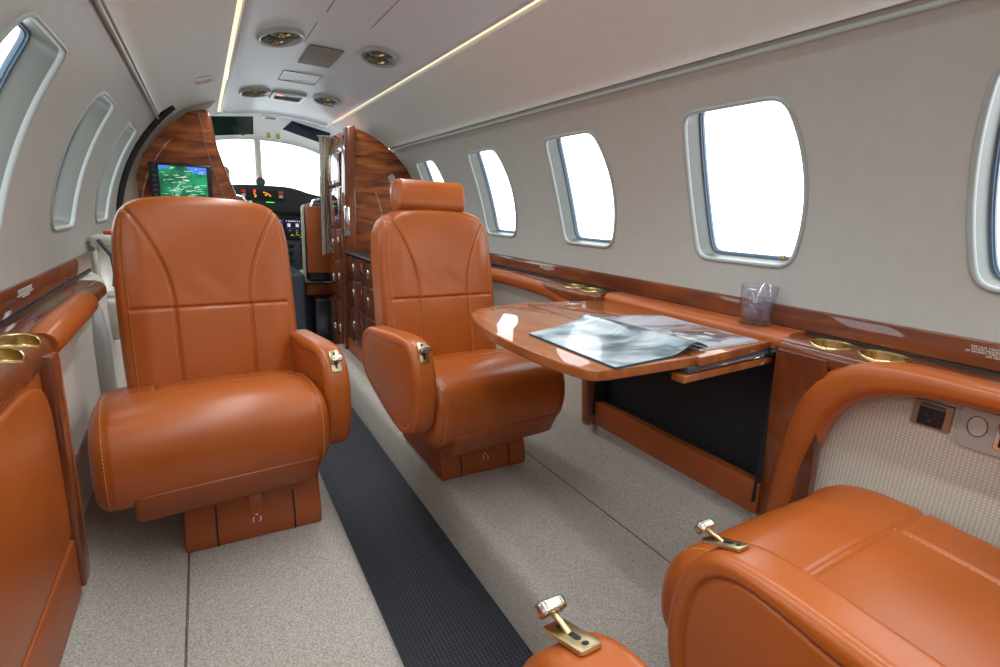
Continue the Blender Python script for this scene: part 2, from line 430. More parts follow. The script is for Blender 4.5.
def window(side, yc, idx):
    t = bpy.data.objects.new('window_%d' % idx, None); COL.objects.link(t); t.location = wp(side, yc, (S_W0+S_W1)/2); struct(t)
    o = Vector(t.location)
    def R(e, off): return [tuple(Vector(wp(side, p[0], p[1], off))-o) for p in win_outline(yc, e, 120, side)]
    g = G()
    prof = [(.0115, .001), (.0112, -.002), (.009, -.0045), (.006, -.005), (.003, -.004), (.001, -.001), (.0005, .005)]
    g.loft([R(e, f) for e, f in prof]); g.out('window_bezel', BEZEL, t, auto=None)
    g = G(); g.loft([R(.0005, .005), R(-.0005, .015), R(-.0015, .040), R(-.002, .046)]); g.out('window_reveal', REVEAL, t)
    g = G(); g.loft([R(-.002, .046), R(-.006, .0465), R(-.0065, .050), R(-.009, .051), R(-.0095, .058)]); g.out('window_gasket', GASKET, t, auto=60)
    g = G(); g.loft([R(-.012, .072)]); n = len(g.v); c = tuple(Vector(wp(side, yc, (S_W0+S_W1)/2, .072))-o)
    # curved acrylic pane
    rings = []
    O = np.array(win_outline(yc, -.008, 120, side)); cc = np.array([yc, (S_W0+S_W1)/2])
    for s in (1, .8, .6, .4, .2, .02): rings.append([tuple(Vector(wp(side, *(cc+(p-cc)*s), .055))-o) for p in O])
    g = G(); g.loft(rings, True, False, True); g.out('window_pane', PANE, t)
    # latch tab of the pleated shade at the lower corner
    p = Vector(wp(side, yc-.092, S_W0+.010, .025))-o
    gg = G(); gg.box(-.006, .006, -.007, .007, -.006, .006, .003, Matrix.Translation(p)); gg.out('shade_latch', BRASS, t)
    return t
for i, y in enumerate(RW): window(1, y, i+1)
for i, y in enumerate(LW): window(-1, y, i+1+len(RW))

def strip(name, prof, y0, y1, mat, side=1, ny=2, parent=None, closed=True, auto=35):
    """profile (|x|,z) swept along y"""
    g = G(); ys = np.linspace(y0, y1, ny); g.loft([[(side*p[0], y, p[1]) for p in prof] for y in ys], closed, closed, closed)
    return g.out(name, mat, parent, auto=auto)
for side, nm in ((1, 'right'), (-1, 'left')):
    # headliner flank between the belt seam and the light strip
    pr = []
    for k in range(13):
        t = k/12; x = .538+(.306-.538)*t; z = 1.276+(1.398-1.276)*t+.018*sin(pi*t); pr.append((x, z))
    pr = [(.552, 1.268), (.5415, 1.2665)]+pr+[(.302, 1.402), (.303, 1.43)]
    yf = 3.33 if side > 0 else 3.44
    struct(strip('ceiling_'+nm, pr, YA, yf, HEAD, side, 2, None, False, 50))
    # rolled top edge of the side panel
    g = G(); g.tube([(side*.5475, YA, 1.2525), (side*.5475, 3.0 if side > 0 else 2.72, 1.2525)], .0052, 10); struct(g.out('trim_1' if side > 0 else 'trim_2', BEZEL))
    g = G(); g.box(.547, .565, YA, 3.0 if side > 0 else 2.72, 1.2535, 1.285, 0)
    o = struct(g.out('trim_3' if side > 0 else 'trim_4', TAUPE)); o.scale[0] = side
    # outer fuselage skin (keeps sky light out except through windows)
# light strips
for side, nm, yf in ((1, 'right', 3.33), (-1, 'left', 3.44)):
    g = G(); g.box(.288, .303, -1.3, yf-.01, 1.410, 1.416, .001); o = g.out('ceiling_light_strip', LED); o.scale[0] = side
    tag(o, 'warm glowing light strip along the %s edge of the ceiling panel' % nm, 'light', 'ceiling light strips')
# center ceiling panel
g = G(); rings = []
for y in list(np.linspace(YA, 3.25, 30))+[3.29, 3.33, 3.36, 3.38]:
    d = 0 if y < 3.25 else (y-3.25)**2*.9
    rings.append([(x, y, 1.404+.028*(1-(x/.285)**2)-d) for x in np.linspace(-.285, .285, 25)])
g.loft(rings, False); o = struct(g.out('ceiling', CEIL, None, True, None))
m_ = o.modifiers.new('s', 'SOLIDIFY'); m_.thickness = .006; m_.offset = 1
# roof skin above, aft bulkhead
def skin(side):
    a = np.linspace(-.9, pi/2, 26); r = R0+.075
    rr = []
    return a, r
g = G(); g.box(-.8, .8, YA-.03, YA, 0, 1.6, 0); struct(g.out('wall_aft', CREAM))
g = G(); g.loft([[(R0*1.11*cos(a), y, ZC+R0*1.11*sin(a)) for a in np.linspace(S_TOP/R0+.01, pi-S_TOP/R0-.01, 24)] for y in (YA, 3.0)], False)
struct(g.out('ceiling_roof_skin', HEAD))
# floor
fp = [(-.78, .30), (-.70, .27), (-.66, .24), (-.58, .165), (-.505, .131), (-.5, .124), (-.495, .13)]
fp = [(-.78, .30)]+[(-.70+.2*t, .262-.132*(1-(1-t)**1.8)) for t in np.linspace(0, 1, 8)]+[(-.499, .122), (-.495, .130), (-.19, .130), (-.170, .126), (-.158, .115), (-.150, .095), (-.140, .02), (-.137, -.005)]
fpl = fp; fpr = [(-x, z) for x, z in fp[::-1]]
prof = fpl+fpr
g = G(); ys = list(np.linspace(YA, 3.0, 40))
g.loft([[(x, y, z) for x, z in prof] for y in ys], False); struct(g.out('floor', CARPET, None, True, 50))
g = G(); g.box(-.137, .137, YA, 3.1, -.01, .001, .0005); tag(g.out('aisle_runner', RUNNER), 'dark blue woven runner along the sunken aisle between the carpets', 'runner')
for s in (1, -1):
    g = G(); g.box(s*.502-.0025, s*.502+.0025, YA, 3.0, .11, .128, 0); struct(g.out('trim_%d' % (5 if s > 0 else 6), DARKLINE))
# lower side walls (cloth) and dark backing
for side, nm, yf in ((1, 'right', 3.0), (-1, 'left', 2.05)):
    pr = [(.685, .24), (.692, .33), (.698, .45), (.702, .56), (.705, .655), (.720, .675), (.745, .690)]
    if side > 0:
        struct(strip('wall_lower_right', pr, YA, .60, SIDEW, side, 2, None, False, 60)); struct(strip('wall_lower_right', pr, 1.20, yf, SIDEP, side, 2, None, False, 60))
    else: struct(strip('wall_lower_left', pr, YA, yf, SIDEP, side, 2, None, False, 60))
# wooden belt rail
for side, nm, y1 in ((1, 'right', 2.9), (-1, 'left', 2.02)):
    t = thing('belt_rail', 'glossy dark wooden rail running below the %s windows' % nm, 'rail', (side*.73, 0, .73), 0, 'wooden belt rails')
    pr = [(.742, .700), (.731, .700), (.728, .704), (.7275, .744), (.730, .7495), (.742, .7505)]
    pr = [(p[0]-.73, p[1]-.73) for p in pr]
    strip('rail_board', pr, YA, y1, WOOD_RAIL, side, 2, t)
    g = G(); g.box(-.002, .01, YA, y1-.01, -.040, -.0305, .0005); o = g.out('shadow_gap_strip', DARKLINE, t); o.scale[0] = side
def placard(side, y, z, lines, size, parent=None):
    # writing lies on the face of the belt rail
    pass
belt = {1: [o for o in bpy.data.objects if o.name == 'belt_rail'][0], -1: [o for o in bpy.data.objects if o.name == 'belt_rail.001'][0]}
MSG = "FOR TAXI, TAKEOFF, AND LANDING, FULLY\nEXTEND HEADREST, PLACE SEAT UPRIGHT\nOF AIRCRAFT THEN OUTBOARD, POSITION SEAT\nLIFE VEST IN SEAT BASE"
def on_right(y, z, x): return Matrix.Translation((x, y, z)) @ Matrix(((0, 0, -1, 0), (-1, 0, 0, 0), (0, 1, 0, 0), (0, 0, 0, 1)))
def on_left(y, z, x): return Matrix.Translation((x, y, z)) @ Matrix(((0, 0, 1, 0), (1, 0, 0, 0), (0, 1, 0, 0), (0, 0, 0, 1)))
for y in (.285, 1.62): text('placard_lettering', MSG, .0048, WHITEINK, belt[1], on_right(y, .001, -.0028), spacing=.95)
for y in (1.32,): text('placard_lettering', MSG, .0048, WHITEINK, belt[-1], on_left(y, .001, .0028), spacing=.95)

# ---------------------------------------------------------------- seats
def gauss(d, w_): return np.exp(-(d/w_)**2)
def seam_u(z):            # half-distance of the curved backrest seams, local z from the seat floor
    t = np.clip((z-.655)/.25, 0, 1); return .088+.088*t**1.9
HB = .203
def back_disp(X, Z):
    g = .006*gauss(np.abs(X)-seam_u(Z), .0045)*np.clip((.925-Z)/.03, 0, 1)
    g += .005*gauss(Z-.648, .0038)*(np.abs(X) < .182)
    g += .0035*gauss(np.abs(X)-(HB-.017-.012*np.clip((Z-.8)/.1, 0, 1)), .0035)*np.clip((.905-Z)/.03, 0, 1)
    # soft centre and puffed wings
    g += .006*np.exp(-((X/.07)**2)-((Z-.74)/.09)**2)
    g -= .006*gauss(np.abs(X)-.145, .03)*np.clip((.90-Z)/.12, 0, 1)
    g += .0012*np.sin(X*60+Z*45)*np.exp(-((X/.09)**2)-((Z-.71)/.04)**2)
    return g
def stitches(parent, path, off=(0, 0, 0), seg=.0045, gap=.0025, r=.00075, name='stitching'):
    P = resample(path, max(2, int(np.sum(np.linalg.norm(np.diff(np.array(path), axis=0), axis=1))/(seg+gap))), False)
    g = G()
    for i in range(len(P)-1):
        a = P[i]+np.array(off); b = a+(P[i+1]-P[i])*(seg/(seg+gap)); g.tube([tuple(a), tuple(b)], r, 5)
    return g.out(name, THREAD, parent, auto=None)
back_out = smooth_closed([(-.19, .40), (-.203, .43), (-.207, .60), (-.203, .80), (-.194, .87), (-.165, .915), (-.10, .93), (0, .934), (.10, .93), (.165, .915), (.194, .87), (.203, .80), (.207, .60), (.203, .43), (.19, .40), (0, .395)], 420, 3)
def make_back(parent, head=False, by=0):
    b = puff(back_out, 0, .105, .026, 76, back_disp, (0, .66), .010).out('backrest', LEATHER, parent, auto=None)
    b.location = (0, .335, 0)
    def on(x, z, e=.0014):
        # surface depth near (x,z)
        s = max(abs(x)/.205, abs((z-.66)/.27)); return -.010*(1-s**2.5)+float(back_disp(np.array([x]), np.array([z]))[0])-e
    for sg in (-1, 1):
        zs = np.linspace(.42, .888, 58)
        pts = [(sg*(seam_u(z)+.005), on(sg*(seam_u(z)+.009), z), z) for z in zs]
        pts = [(sg*(float(seam_u(np.array(z)))+.0065), on(sg*(float(seam_u(np.array(z)))+.0095), z, .0004), z) for z in zs]
        stitches(b, pts)
        zs = np.linspace(.45, .87, 48)
        pts = [(sg*(HB-.0225-.012*min(max((z-.8)/.1, 0), 1)), on(sg*(HB-.026-.012*min(max((z-.8)/.1, 0), 1)), z, .0004), z) for z in zs]
        stitches(b, pts)
    b.rotation_euler = (0, 0, 0)
    # lean: shear-free rotation about the foot of the backrest
    a = radians(-11)
    b.matrix_basis = Matrix.Translation((.004 if head else .043, .335+by, .432)) @ Matrix.Rotation(a, 4, 'X') @ Matrix.Translation((0, 0, -.42))
    if head:
        pr = smooth_closed([(-.015, .934), (-.034, .945), (-.036, .985), (-.030, 1.026), (-.005, 1.034), (.035, 1.032), (.055, 1.01), (.055, .96), (.04, .934)], 90, 3)
        h = slab(pr, -.117, .117, .012, 24, capbulge=.006).out('headrest', LEATHER, parent, auto=None)
        h.matrix_basis = Matrix.Translation((-.005, .36, .400)) @ Matrix.Rotation(radians(-11), 4, 'X') @ Matrix.Translation((0, 0, -.405))
        for x in (-.05, .05):
            g = G(); g.tube([(x, .015, .90), (x, .015, .96)], .006, 10); g.out('headrest_post', CHROME, h)
    return b
cush_prof = smooth_closed([(.42, .325), (.14, .305), (.045, .308), (.005, .34), (-.008, .405), (.002, .465), (.035, .497), (.09, .508), (.17, .503), (.30, .474), (.44, .450), (.455, .39)], 260, 3)
def cush_disp(x, P):
    top = (P[:, 1] > .43)
    g = -.0045*gauss(P[:, 0]-.205, .004)*top*(abs(x) < .20)
    g += -.0045*math.exp(-((abs(x)-.105)/.004)**2)*top*(P[:, 0] > .205)
    g += -.003*math.exp(-((abs(x)-.197)/.0035)**2)
    g += .007*(1-(x/.22)**2)*top*np.clip((P[:, 0]+.0)/.1, 0, 1)
    return g
def make_cushion(parent, w_=.43):
    c = slab(cush_prof, -w_/2, w_/2, .03, 92, cush_disp, capbulge=.004).out('seat_cushion', LEATHER, parent, auto=None)
    def zt(y, x):
        P = cush_prof[cush_prof[:, 1] > .43]; i = np.argsort(P[:, 0]); z = np.interp(y, P[i, 0], P[i, 1]); return z+.007*(1-(x/.22)**2)*min(max(y/.1, 0), 1)+.0003
    for sg in (-1, 1):
        stitches(c, [(sg*.111, y, zt(y, .111)) for y in np.linspace(.215, .34, 20)])
        # boxing seam follows the profile
        i0 = [k for k, p in enumerate(cush_prof) if p[0] < .33]
        P = cush_prof; N = normals2(P); keep = (P[:, 0] < .33)
        idx = list(range(len(P))); 
        k0 = [k for k in idx if not keep[k]][-1]
        order = [k % len(P) for k in range(k0+1, k0+len(P)) if keep[k % len(P)]]
        stitches(c, [(sg*.2015, P[k, 0]+N[k, 0]*.0006, P[k, 1]+N[k, 1]*(.0006+.0017*(P[k, 1] > .5))) for k in order])
    return c
def latch(parent, loc, rot, up=.012, lean=0):
    """plate with a slot and a mushroom-headed lever"""
    M = Matrix.Translation(loc) @ Matrix.Rotation(rot, 4, 'X')
    g = G(); g.prism(rrect(.023, .054, .004), 'z', -.002, .0018, .0006, 2); p = g.out('latch_plate', BRASS, parent); p.matrix_basis = M
    g = G(); g.prism(rrect(.006, .032, .003, 0, -.004), 'z', .0010, .0021, 0); g.lathe([(0.0001, .0021), (.0032, .0021), (.0032, .001)], 16, Matrix.Translation((0, .019, 0))); g.out('latch_slot', BLACKP, p)
    l = bpy.data.objects.new('latch_lever', None)
    g = G(); g.tube([(0, -.002, 0), (0, -.001-lean*.5, up*.6), (0, .002-lean, up)], [.0036, .003, .0036], 12); l = g.out('latch_lever', BRASS, p)
    H = Matrix.Translation((0, .002-lean, up)) @ Matrix.Rotation(radians(6)+math.atan2(lean, up)*.5, 4, 'X')
    g = G(); g.prism(rrect(.029, .017, .0075, n=10), 'z', -.001, .0105, .0032, 5); g.v = [(H@Vector(v))[:] for v in g.v]; g.out('lever_knob', NICKEL, p, auto=60)
    return p
arm_out = smooth_closed([(.41, .578), (.26, .590), (.12, .600), (.05, .592), (.010, .545), (-.004, .47), (.004, .40), (.030, .355), (.09, .335), (.19, .352), (.30, .39), (.41, .44), (.425, .50)], 300, 3)
def make_arm(parent, x, dy=0, tilt=0, plate=None, up=.012, thick=.062, lean=0, gv=.4, dz=0, zs=1):
    t = thick/2
    P = arm_out; c = P.mean(0)
    def disp(X, Z): return 0
    def d2(X, Z):
        s = np.linalg.norm(np.c_[X, Z]-c, axis=1)
        # inset from the rim measured along the ray to the centre
        a = np.arctan2(Z-c[1], X-c[0]); ra = np.arctan2(P[:, 1]-c[1], P[:, 0]-c[0]); rr = np.linalg.norm(P-c, axis=1); o = np.argsort(ra)
        rim = np.interp(a, ra[o], rr[o], period=2*pi); dd = rim-s
        g = gv*(.0035*gauss(dd-.030, .0035)+.0022*(dd > .030)); return np.where(dd > .014, g, 0)
    g = puff(P, -t, 0, .018, 70, d2, c, .001); h = puff(P, -t, 0, .018, 70, d2, c, .001)
    G1 = G(); 
    v = [(p[1], p[0], p[2]) for p in g.v]; G1.add(v, g.f)
    # mirror half
    # keep only one solid: front half rings of each side
    n = len(P); keep = 10+69
    va = v[:keep*n]; vb = [(-p[0], p[1], p[2]) for p in va]
    G2 = G(); rings = [va[i*n:(i+1)*n] for i in range(keep)]; rb = [vb[i*n:(i+1)*n] for i in range(keep)]
    G2.loft(rings+rb[::-1], True, True, True)
    a = G2.out('armrest', LEATHER, parent, auto=None); a.location = (x, dy, dz); a.scale = (1, zs, 1)
    k = plate or ((.030, .572), radians(57))
    latch(a, (0, k[0][0], k[0][1]), k[1], up, lean)
    # top seam threads
    for s in (-1, 1):
        m = [p for p in P if p[1] > .56 and .06 < p[0] < .48]; m.sort(key=lambda p: p[0])
    return a
def make_base(parent, yaw, bx=0, by=0):
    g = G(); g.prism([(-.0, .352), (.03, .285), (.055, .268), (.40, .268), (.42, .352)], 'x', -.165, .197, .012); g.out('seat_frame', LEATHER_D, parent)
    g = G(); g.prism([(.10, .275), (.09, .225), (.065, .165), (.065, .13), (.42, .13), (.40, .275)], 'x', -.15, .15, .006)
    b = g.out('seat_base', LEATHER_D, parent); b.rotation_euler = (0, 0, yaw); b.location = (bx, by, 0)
    M = Matrix.Translation((0, .0775, .1955)) @ Matrix.Rotation(math.atan2(.06, -.025)-pi, 4, 'X')
    for x in (-.085, .085):
        g = G(); g.prism([(.088, .226), (.0645, .1655), (.0645, .132), (.0635, .132), (.0635, .166), (.0865, .227)], 'x', x-.002, x+.002, 0); g.out('base_seam', DARKLINE, b)
    # little pull tab
    g = G(); g.prism([(.091, .236), (.0735, .192), (.0695, .192), (.087, .238)], 'x', -.015, .015, .0012); g.out('pull_tab', LEATHER, b)
    e = G(); e.lathe([(.0001, .0012), (.005, .0012), (.005, 0)], 20); T = Matrix.Translation((0, .0685, .178)) @ Matrix.Rotation(radians(68), 4, 'X')
    for v in range(len(e.v)): e.v[v] = (T@Vector(e.v[v]))[:]
    em = e.out('emblem_dot', REDINK, b); lab(em, 'small red dot of the safety emblem')
    e = G()
    for a0 in (-50, 130):
        e.tube([((.0085*cos(radians(a0+k*10))), .0085*sin(radians(a0+k*10)), .001) for k in range(10)], .0016, 6)
    e.lathe([(.0001, .0014), (.003, .0014), (.003, 0)], 14, Matrix.Translation((0, .0115, 0)))
    for v in range(len(e.v)): e.v[v] = (T@Vector(e.v[v]))[:]
    em = e.out('emblem_arc', WHITEINK, b); lab(em, 'white hands of the safety emblem')
    return b
def front_seat(label, loc, rz, arm_side, head, yaw, arm_dy, bx, by):
    t = thing('cabin_seat', label, 'seat', loc, rz, None)
    make_cushion(t, .445); make_back(t, head); make_arm(t, arm_side*.253, arm_dy, 0, None, .012, .062, 0, .4, -.012 if arm_side > 0 else .014, 1.0 if arm_side > 0 else .86); make_base(t, yaw, bx, by)
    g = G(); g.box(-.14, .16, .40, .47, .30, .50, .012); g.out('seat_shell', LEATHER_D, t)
    return t
SL = front_seat('orange leather cabin seat on the left in front of the door, without a headrest', (-.408, 1.125, 0), radians(6), 1, False, radians(-6), .03, .058, .028)
SR = front_seat('orange leather cabin seat beside the table with a raised headrest', (.282, 1.125, 0), radians(6), -1, True, radians(-6), .0, .03, .085)

# near right seat (faces the cockpit)
def near_seat(label, loc, ax, plate, arm_dy, w_=.46, full=True, up=.011, dz=0):
    t = thing('cabin_seat', label, 'seat', loc, pi, None)
    P = smooth_closed([(.46, .30), (.12, .28), (.05, .285), (.01, .31), (0, .36), (.008, .41), (.04, .453), (.09, .470), (.17, .472), (.32, .460), (.47, .448), (.49, .36)], 260, 3)
    def d(x, P_):
        top = P_[:, 1] > .36
        g = -.0065*gauss(P_[:, 0]-.178, .004)*top
        xl = -.09
        g += -.005*math.exp(-((x-xl)/.0035)**2)*top*(P_[:, 0] > .178)
        g += .016*(1-(x/.24)**2)*top*np.clip(P_[:, 0]/.1, 0, 1)
        g += .006*math.exp(-((x+.18)/.035)**2)*top
        return g
    c = slab(P, -w_/2, w_/2, .045, 96, d, capbulge=.006).out('seat_cushion', LEATHER, t, auto=None)
    def zt(y, x):
        Q = P[P[:, 1] > .37]; i = np.argsort(Q[:, 0]); return np.interp(y, Q[i, 0], Q[i, 1])+.016*(1-(x/.24)**2)*min(max(y/.1, 0), 1)+.006*math.exp(-((x+.18)/.035)**2)+.0004
    stitches(c, [(-.083, y, zt(y, -.083)) for y in np.linspace(.192, .45, 20)])
    stitches(c, [(.198, y, zt(y, .198)-.002) for y in np.linspace(.03, .30, 20)])
    a = make_arm(t, ax, arm_dy, 0, plate, up, .072, .026, 1.0, dz)
    g = G(); g.prism([(.03, .29), (.06, .20), (.42, .20), (.44, .29)], 'x', -.2, .2, .012); g.out('seat_frame', LEATHER_D, t)
    g = G(); g.prism([(.10, .21), (.07, .13), (.42, .13), (.40, .21)], 'x', -.15, .15, .006); g.out('seat_base', LEATHER_D, t)
    if full: make_back(t, False, .15)
    return t
NR = near_seat('large orange leather seat in the foreground facing the cockpit, beside the power outlet', (.380, .468, 0), .262, ((.045, .5875), radians(20)), .088, dz=-.050)
NL = near_seat('near orange leather seat showing only its rounded armrest at the bottom edge', (-.40, .42, 0), -.225, ((.045, .5875), radians(20)), .105, .40, False, dz=-.004)

# ---------------------------------------------------------------- side ledges, table module, bolsters
def face_x(z): return .62+(.69-z)*.095
def ledge_prof(z0=.696, x0=.632):
    return [(.735, z0-.004), (.735, z0), (x0+.03, z0), (x0+.016, z0-.003), (x0+.006, z0-.010), (x0, z0-.022), (x0+.004, z0-.05), (.735, z0-.05)]
def ledge(side, y0, y1, mat, cups, label, z0=.696, x0=.632, name='side_ledge'):
    P = smooth_closed(ledge_prof(z0, x0), 90, 2)
    g = G(); n = 2; g.loft([[(side*p[0], y, p[1]) for p in P] for y in np.linspace(y0, y1, n)], True, True, True)
    o = g.out(name, mat, None, auto=60); tag(o, label, 'ledge')
    cut = []
    for (cx_, cy_, r) in cups:
        c = G(); c.lathe([(.0001, -.045), (r, -.045), (r, .05), (.0001, .05)], 40, Matrix.Translation((side*cx_, cy_, z0)) @ Matrix.Diagonal((.88, 1, 1, 1))); cut.append(c)
    if cut: boolcut(o, cut)
    return o
def ledge_h(x, z0=.696, x0=.632):
    xs = [x0, x0+.006, x0+.016, x0+.03, .8]; zs = [z0-.022, z0-.010, z0-.003, z0, z0]
    return np.interp(x, xs, zs)
def cup(side, cx_, cy_, r, label, z0=.696, x0=.632, group='brass cup holders'):
    g = G(); n = 48; rings = []
    def ring(rad, dz, fl=None):
        out = []
        for k in range(n):
            a = 2*pi*k/n; x = cx_+rad*.88*cos(a); y = cy_+rad*sin(a)
            z = ledge_h(x, z0, x0)+dz if fl is None else z0+fl
            out.append((side*x, y, z))
        return out
    rings = [ring(r+.0035, -.001), ring(r+.003, .0015), ring(r+.0005, .0025), ring(r-.0015, .001), ring(r-.002, -.004), ring(r-.0025, 0, -.036), ring(r-.005, 0, -.039), ring(.0005, 0, -.039)]
    g.loft(rings, True, False, True); o = g.out('cup_holder', CUPBR, None, auto=40); tag(o, label, 'cup holder'); return o
# right side
CR = .040
ledge(1, -1.2, .612, WOOD_RAIL, [(.680, .53, CR), (.680, .437, CR)], 'glossy wooden side ledge with two brass cup holders beside the foreground seat')
cup(1, .680, .53, CR, 'brass cup holder in the ledge right next to the table end')
cup(1, .680, .437, CR, 'brass cup holder in the ledge above the power outlet, farther from the table')
ledge(1, 1.205, 2.0, WOOD_RAIL, [(.680, 1.285, CR-.002), (.680, 1.375, CR-.002)], 'wooden side ledge beyond the table, next to the seat with a headrest')
cup(1, .680, 1.285, CR-.002, 'far brass cup holder just beyond the table end, the nearer of its pair')
cup(1, .680, 1.375, CR-.002, 'far brass cup holder beside the headrest seat, the farther of its pair')
ledge(1, .614, 1.203, LEATHER, [], 'smooth brown ledge cap between the table and the belt rail, carrying the glass', .7005, .655, 'ledge_cap')
# bolsters
def bolster(side, pts, wn, wx, label, xc=.652, parent=None):
    """pts in (y,z); leather roll, wn half width in the wall plane, wx half width across"""
    P = smooth_open(pts, 70, 4); g = G(); rings = []
    for i, (y, z) in enumerate(P):
        t = P[min(i+1, len(P)-1)]-P[max(i-1, 0)]; t /= np.linalg.norm(t); nn = np.array([-t[1], t[0]])
        xw = xc+max(0, (.66-z))*.095
        rg = []
        for k in range(28):
            a = 2*pi*k/28; e = .75
            ca, sa = cos(a), sin(a); ca = math.copysign(abs(ca)**e, ca); sa = math.copysign(abs(sa)**e, sa)
            w_ = wn if not callable(wn) else wn(i/(len(P)-1))
            q = np.array([y, z])+nn*w_*ca; rg.append((side*(xw+wx*sa), q[0], q[1]))
        rings.append(rg)
    g.loft(rings, True, True, True); o = g.out('armrest_bolster', LEATHER, None, auto=50); tag(o, label, 'armrest'); return o
bolster(1, [(-1.2, .677), (.20, .677), (.42, .672), (.515, .605), (.553, .46), (.567, .35), (.575, .22)], lambda t: .020+.006*min(1,max(0,(t-.72)/.1))+.013*math.exp(-((t-.80)/.07)**2)+.006*min(1, max(0, (t-.8)/.1)), .036, 'curved leather armrest roll along the wall above the power outlet', .655)
bolster(1, [(2.0, .670), (1.62, .670), (1.42, .66), (1.30, .60), (1.262, .45), (1.258, .24)], .026, .026, 'leather armrest roll on the wall behind the headrest seat, beyond the table', .658)
# table module (right)
mod = thing('table_cabinet', 'open wooden wall cabinet under the folding table, dark inside', 'cabinet', (.66, .9, .25))
mo = Vector((.66, .9, .25))
def face_l(z): return .648+(.69-z)*.005
def modbox(name, mat, y0, y1, z0, z1, d0=0, d1=.03, par=mod, side=1, bev=.002, org=mo):
    g = G(); fx = face_l if side < 0 else face_x; bm_pts = [(side*(fx(z0)+d0), z0), (side*(fx(z1)+d0), z1), (side*(fx(z1)+d1), z1), (side*(fx(z0)+d1), z0)]
    g.prism(bm_pts, 'y', y0, y1, bev); g.v = [(v[0]-org.x, v[1]-org.y, v[2]-org.z) for v in g.v]
    return g.out(name, mat, par)
modbox('front_post', WOOD, .508, .612, .255, .672, .004, .03)
modbox('rear_post', WOOD, 1.19, 1.235, .262, .69, -.006, .03)
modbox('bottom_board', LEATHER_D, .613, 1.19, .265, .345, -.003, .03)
modbox('top_rail', WOOD, .613, 1.19, .655, .664, .03, .08)
g = G()
for a in ((.615, .617, .30, .655), (1.187, 1.189, .30, .655)):
    g.box(.64, .74, a[0], a[1], a[2], a[3], 0)
g.prism([(.735, .33), (.738, .66), (.742, .66), (.74, .33)], 'y', .615, 1.189, 0); g.box(.655, .74, .615, 1.189, .336, .342, 0); g.box(.66, .735, .615, 1.189, .658, .662, 0)
g.v = [(v[0]-mo.x, v[1]-mo.y, v[2]-mo.z) for v in g.v]; g.out('cabinet_lining', BLACK, mod, auto=30)
g = G(); g.prism([(.70, .50), (.738, .62), (.738, .34), (.70, .34)], 'y', .616, 1.188, .004); g.v = [(v[0]-mo.x, v[1]-mo.y, v[2]-mo.z) for v in g.v]; g.out('table_stowage_pad', BLACK, mod)
# the folding table
tb = thing('folding_table', 'wooden folding table with a rounded leaf pulled out from the right wall', 'table', (.37, .9, .68))
to = Vector((.37, .9, .68))
leafo = [(.3695, .608), (.30, .607), (.20, .605), (.132, .606), (.116, .616), (.098, .68), (.090, .80), (.095, .93), (.118, 1.04), (.150, 1.115), (.185, 1.155), (.26, 1.19), (.3695, 1.205)]
def shift(g, o): g.v = [(v[0]-o.x, v[1]-o.y, v[2]-o.z) for v in g.v]; return g
def densify(P): return [tuple(p) for p in smooth_open(P, 60, 2)]
g = G(); g.prism(densify(leafo), 'z', .660, .680, .003, 3); shift(g, to).out('table_leaf', WOOD_T, tb)
g = G(); g.prism([(.3705, .600), (.645, .636), (.645, 1.185), (.3705, 1.205)], 'z', .662, .680, .002, 2); shift(g, to).out('table_base_leaf', WOOD_T, tb)
for k, (a, b) in enumerate((((.33, .598), (.655, .626)), ((.33, 1.19), (.655, 1.175)))):
    sgn = 1 if k == 0 else -1
    g = G(); g.prism([a, b, (b[0], b[1]+.03*sgn), (a[0], a[1]+.03*sgn)], 'z', .634, .648, .0015); shift(g, to).out('slide_board', WOOD_T, tb)
    g = G(); g.prism([(a[0]+.015, a[1]+.004*sgn), (b[0], b[1]+.004*sgn), (b[0], b[1]+.022*sgn), (a[0]+.015, a[1]+.022*sgn)], 'z', .6485, .661, .001); shift(g, to).out('slide_rail', DGREY, tb)
g = G(); g.tube([(.36, .602, .655), (.652, .628, .655)], .0022, 8); shift(g, to).out('slide_rod', CHROME, tb)
g = G(); g.box(.628, .652, .616, .632, .652, .672, .004); g.tube([(.62, .62, .662), (.655, .60, .668)], .004, 8); shift(g, to).out('slide_catch', BLACKP, tb)
g = G(); g.box(.3685, .3715, .62, 1.19, .6795, .6806, 0); shift(g, to).out('leaf_hinge', NICKEL, tb)
g = G(); g.prism(rrect(.05, .028, .012, .50, 1.15), 'z', .6795, .6835, .001); shift(g, to).out('table_latch', CHROME, tb)
# glass of iced water
gl = thing('tumbler', 'clear glass tumbler of iced water on the ledge cap by the window', 'glass', (.690, .712, .7012))
g = G(); g.lathe([(.0002, 0), (.034, 0), (.0362, .002), (.0400, .090), (.0390, .0908), (.0378, .090), (.0340, .010), (.032, .008), (.0002, .008)], 48); g.out('glass_wall', GLASS, gl, auto=None)
g = G(); g.lathe([(.0002, .0085), (.0318, .0085), (.0336, .0105), (.0355, .060), (.0002, .060)], 40); g.out('water', WATER, gl, auto=40)
for k in range(12):
    a = k*2.4; r = .021 if k % 3 else .006; z = .022+.0038*k
    tag(G().box(-.0085, .0085, -.0085, .0085, -.0085, .0085, .003, Matrix.Translation((.690+r*cos(a), .712+r*sin(a), .7012+z)) @ Matrix.Rotation(a*1.3, 4, 'Z') @ Matrix.Rotation(a*.7, 4, 'X')).out('ice_cube', ICE, None), 'ice cube floating in the glass of water on the ledge', 'ice cube', 'ice cubes in the glass')
for o in [q for q in bpy.data.objects if q.name.startswith('ice_cube')]: pass
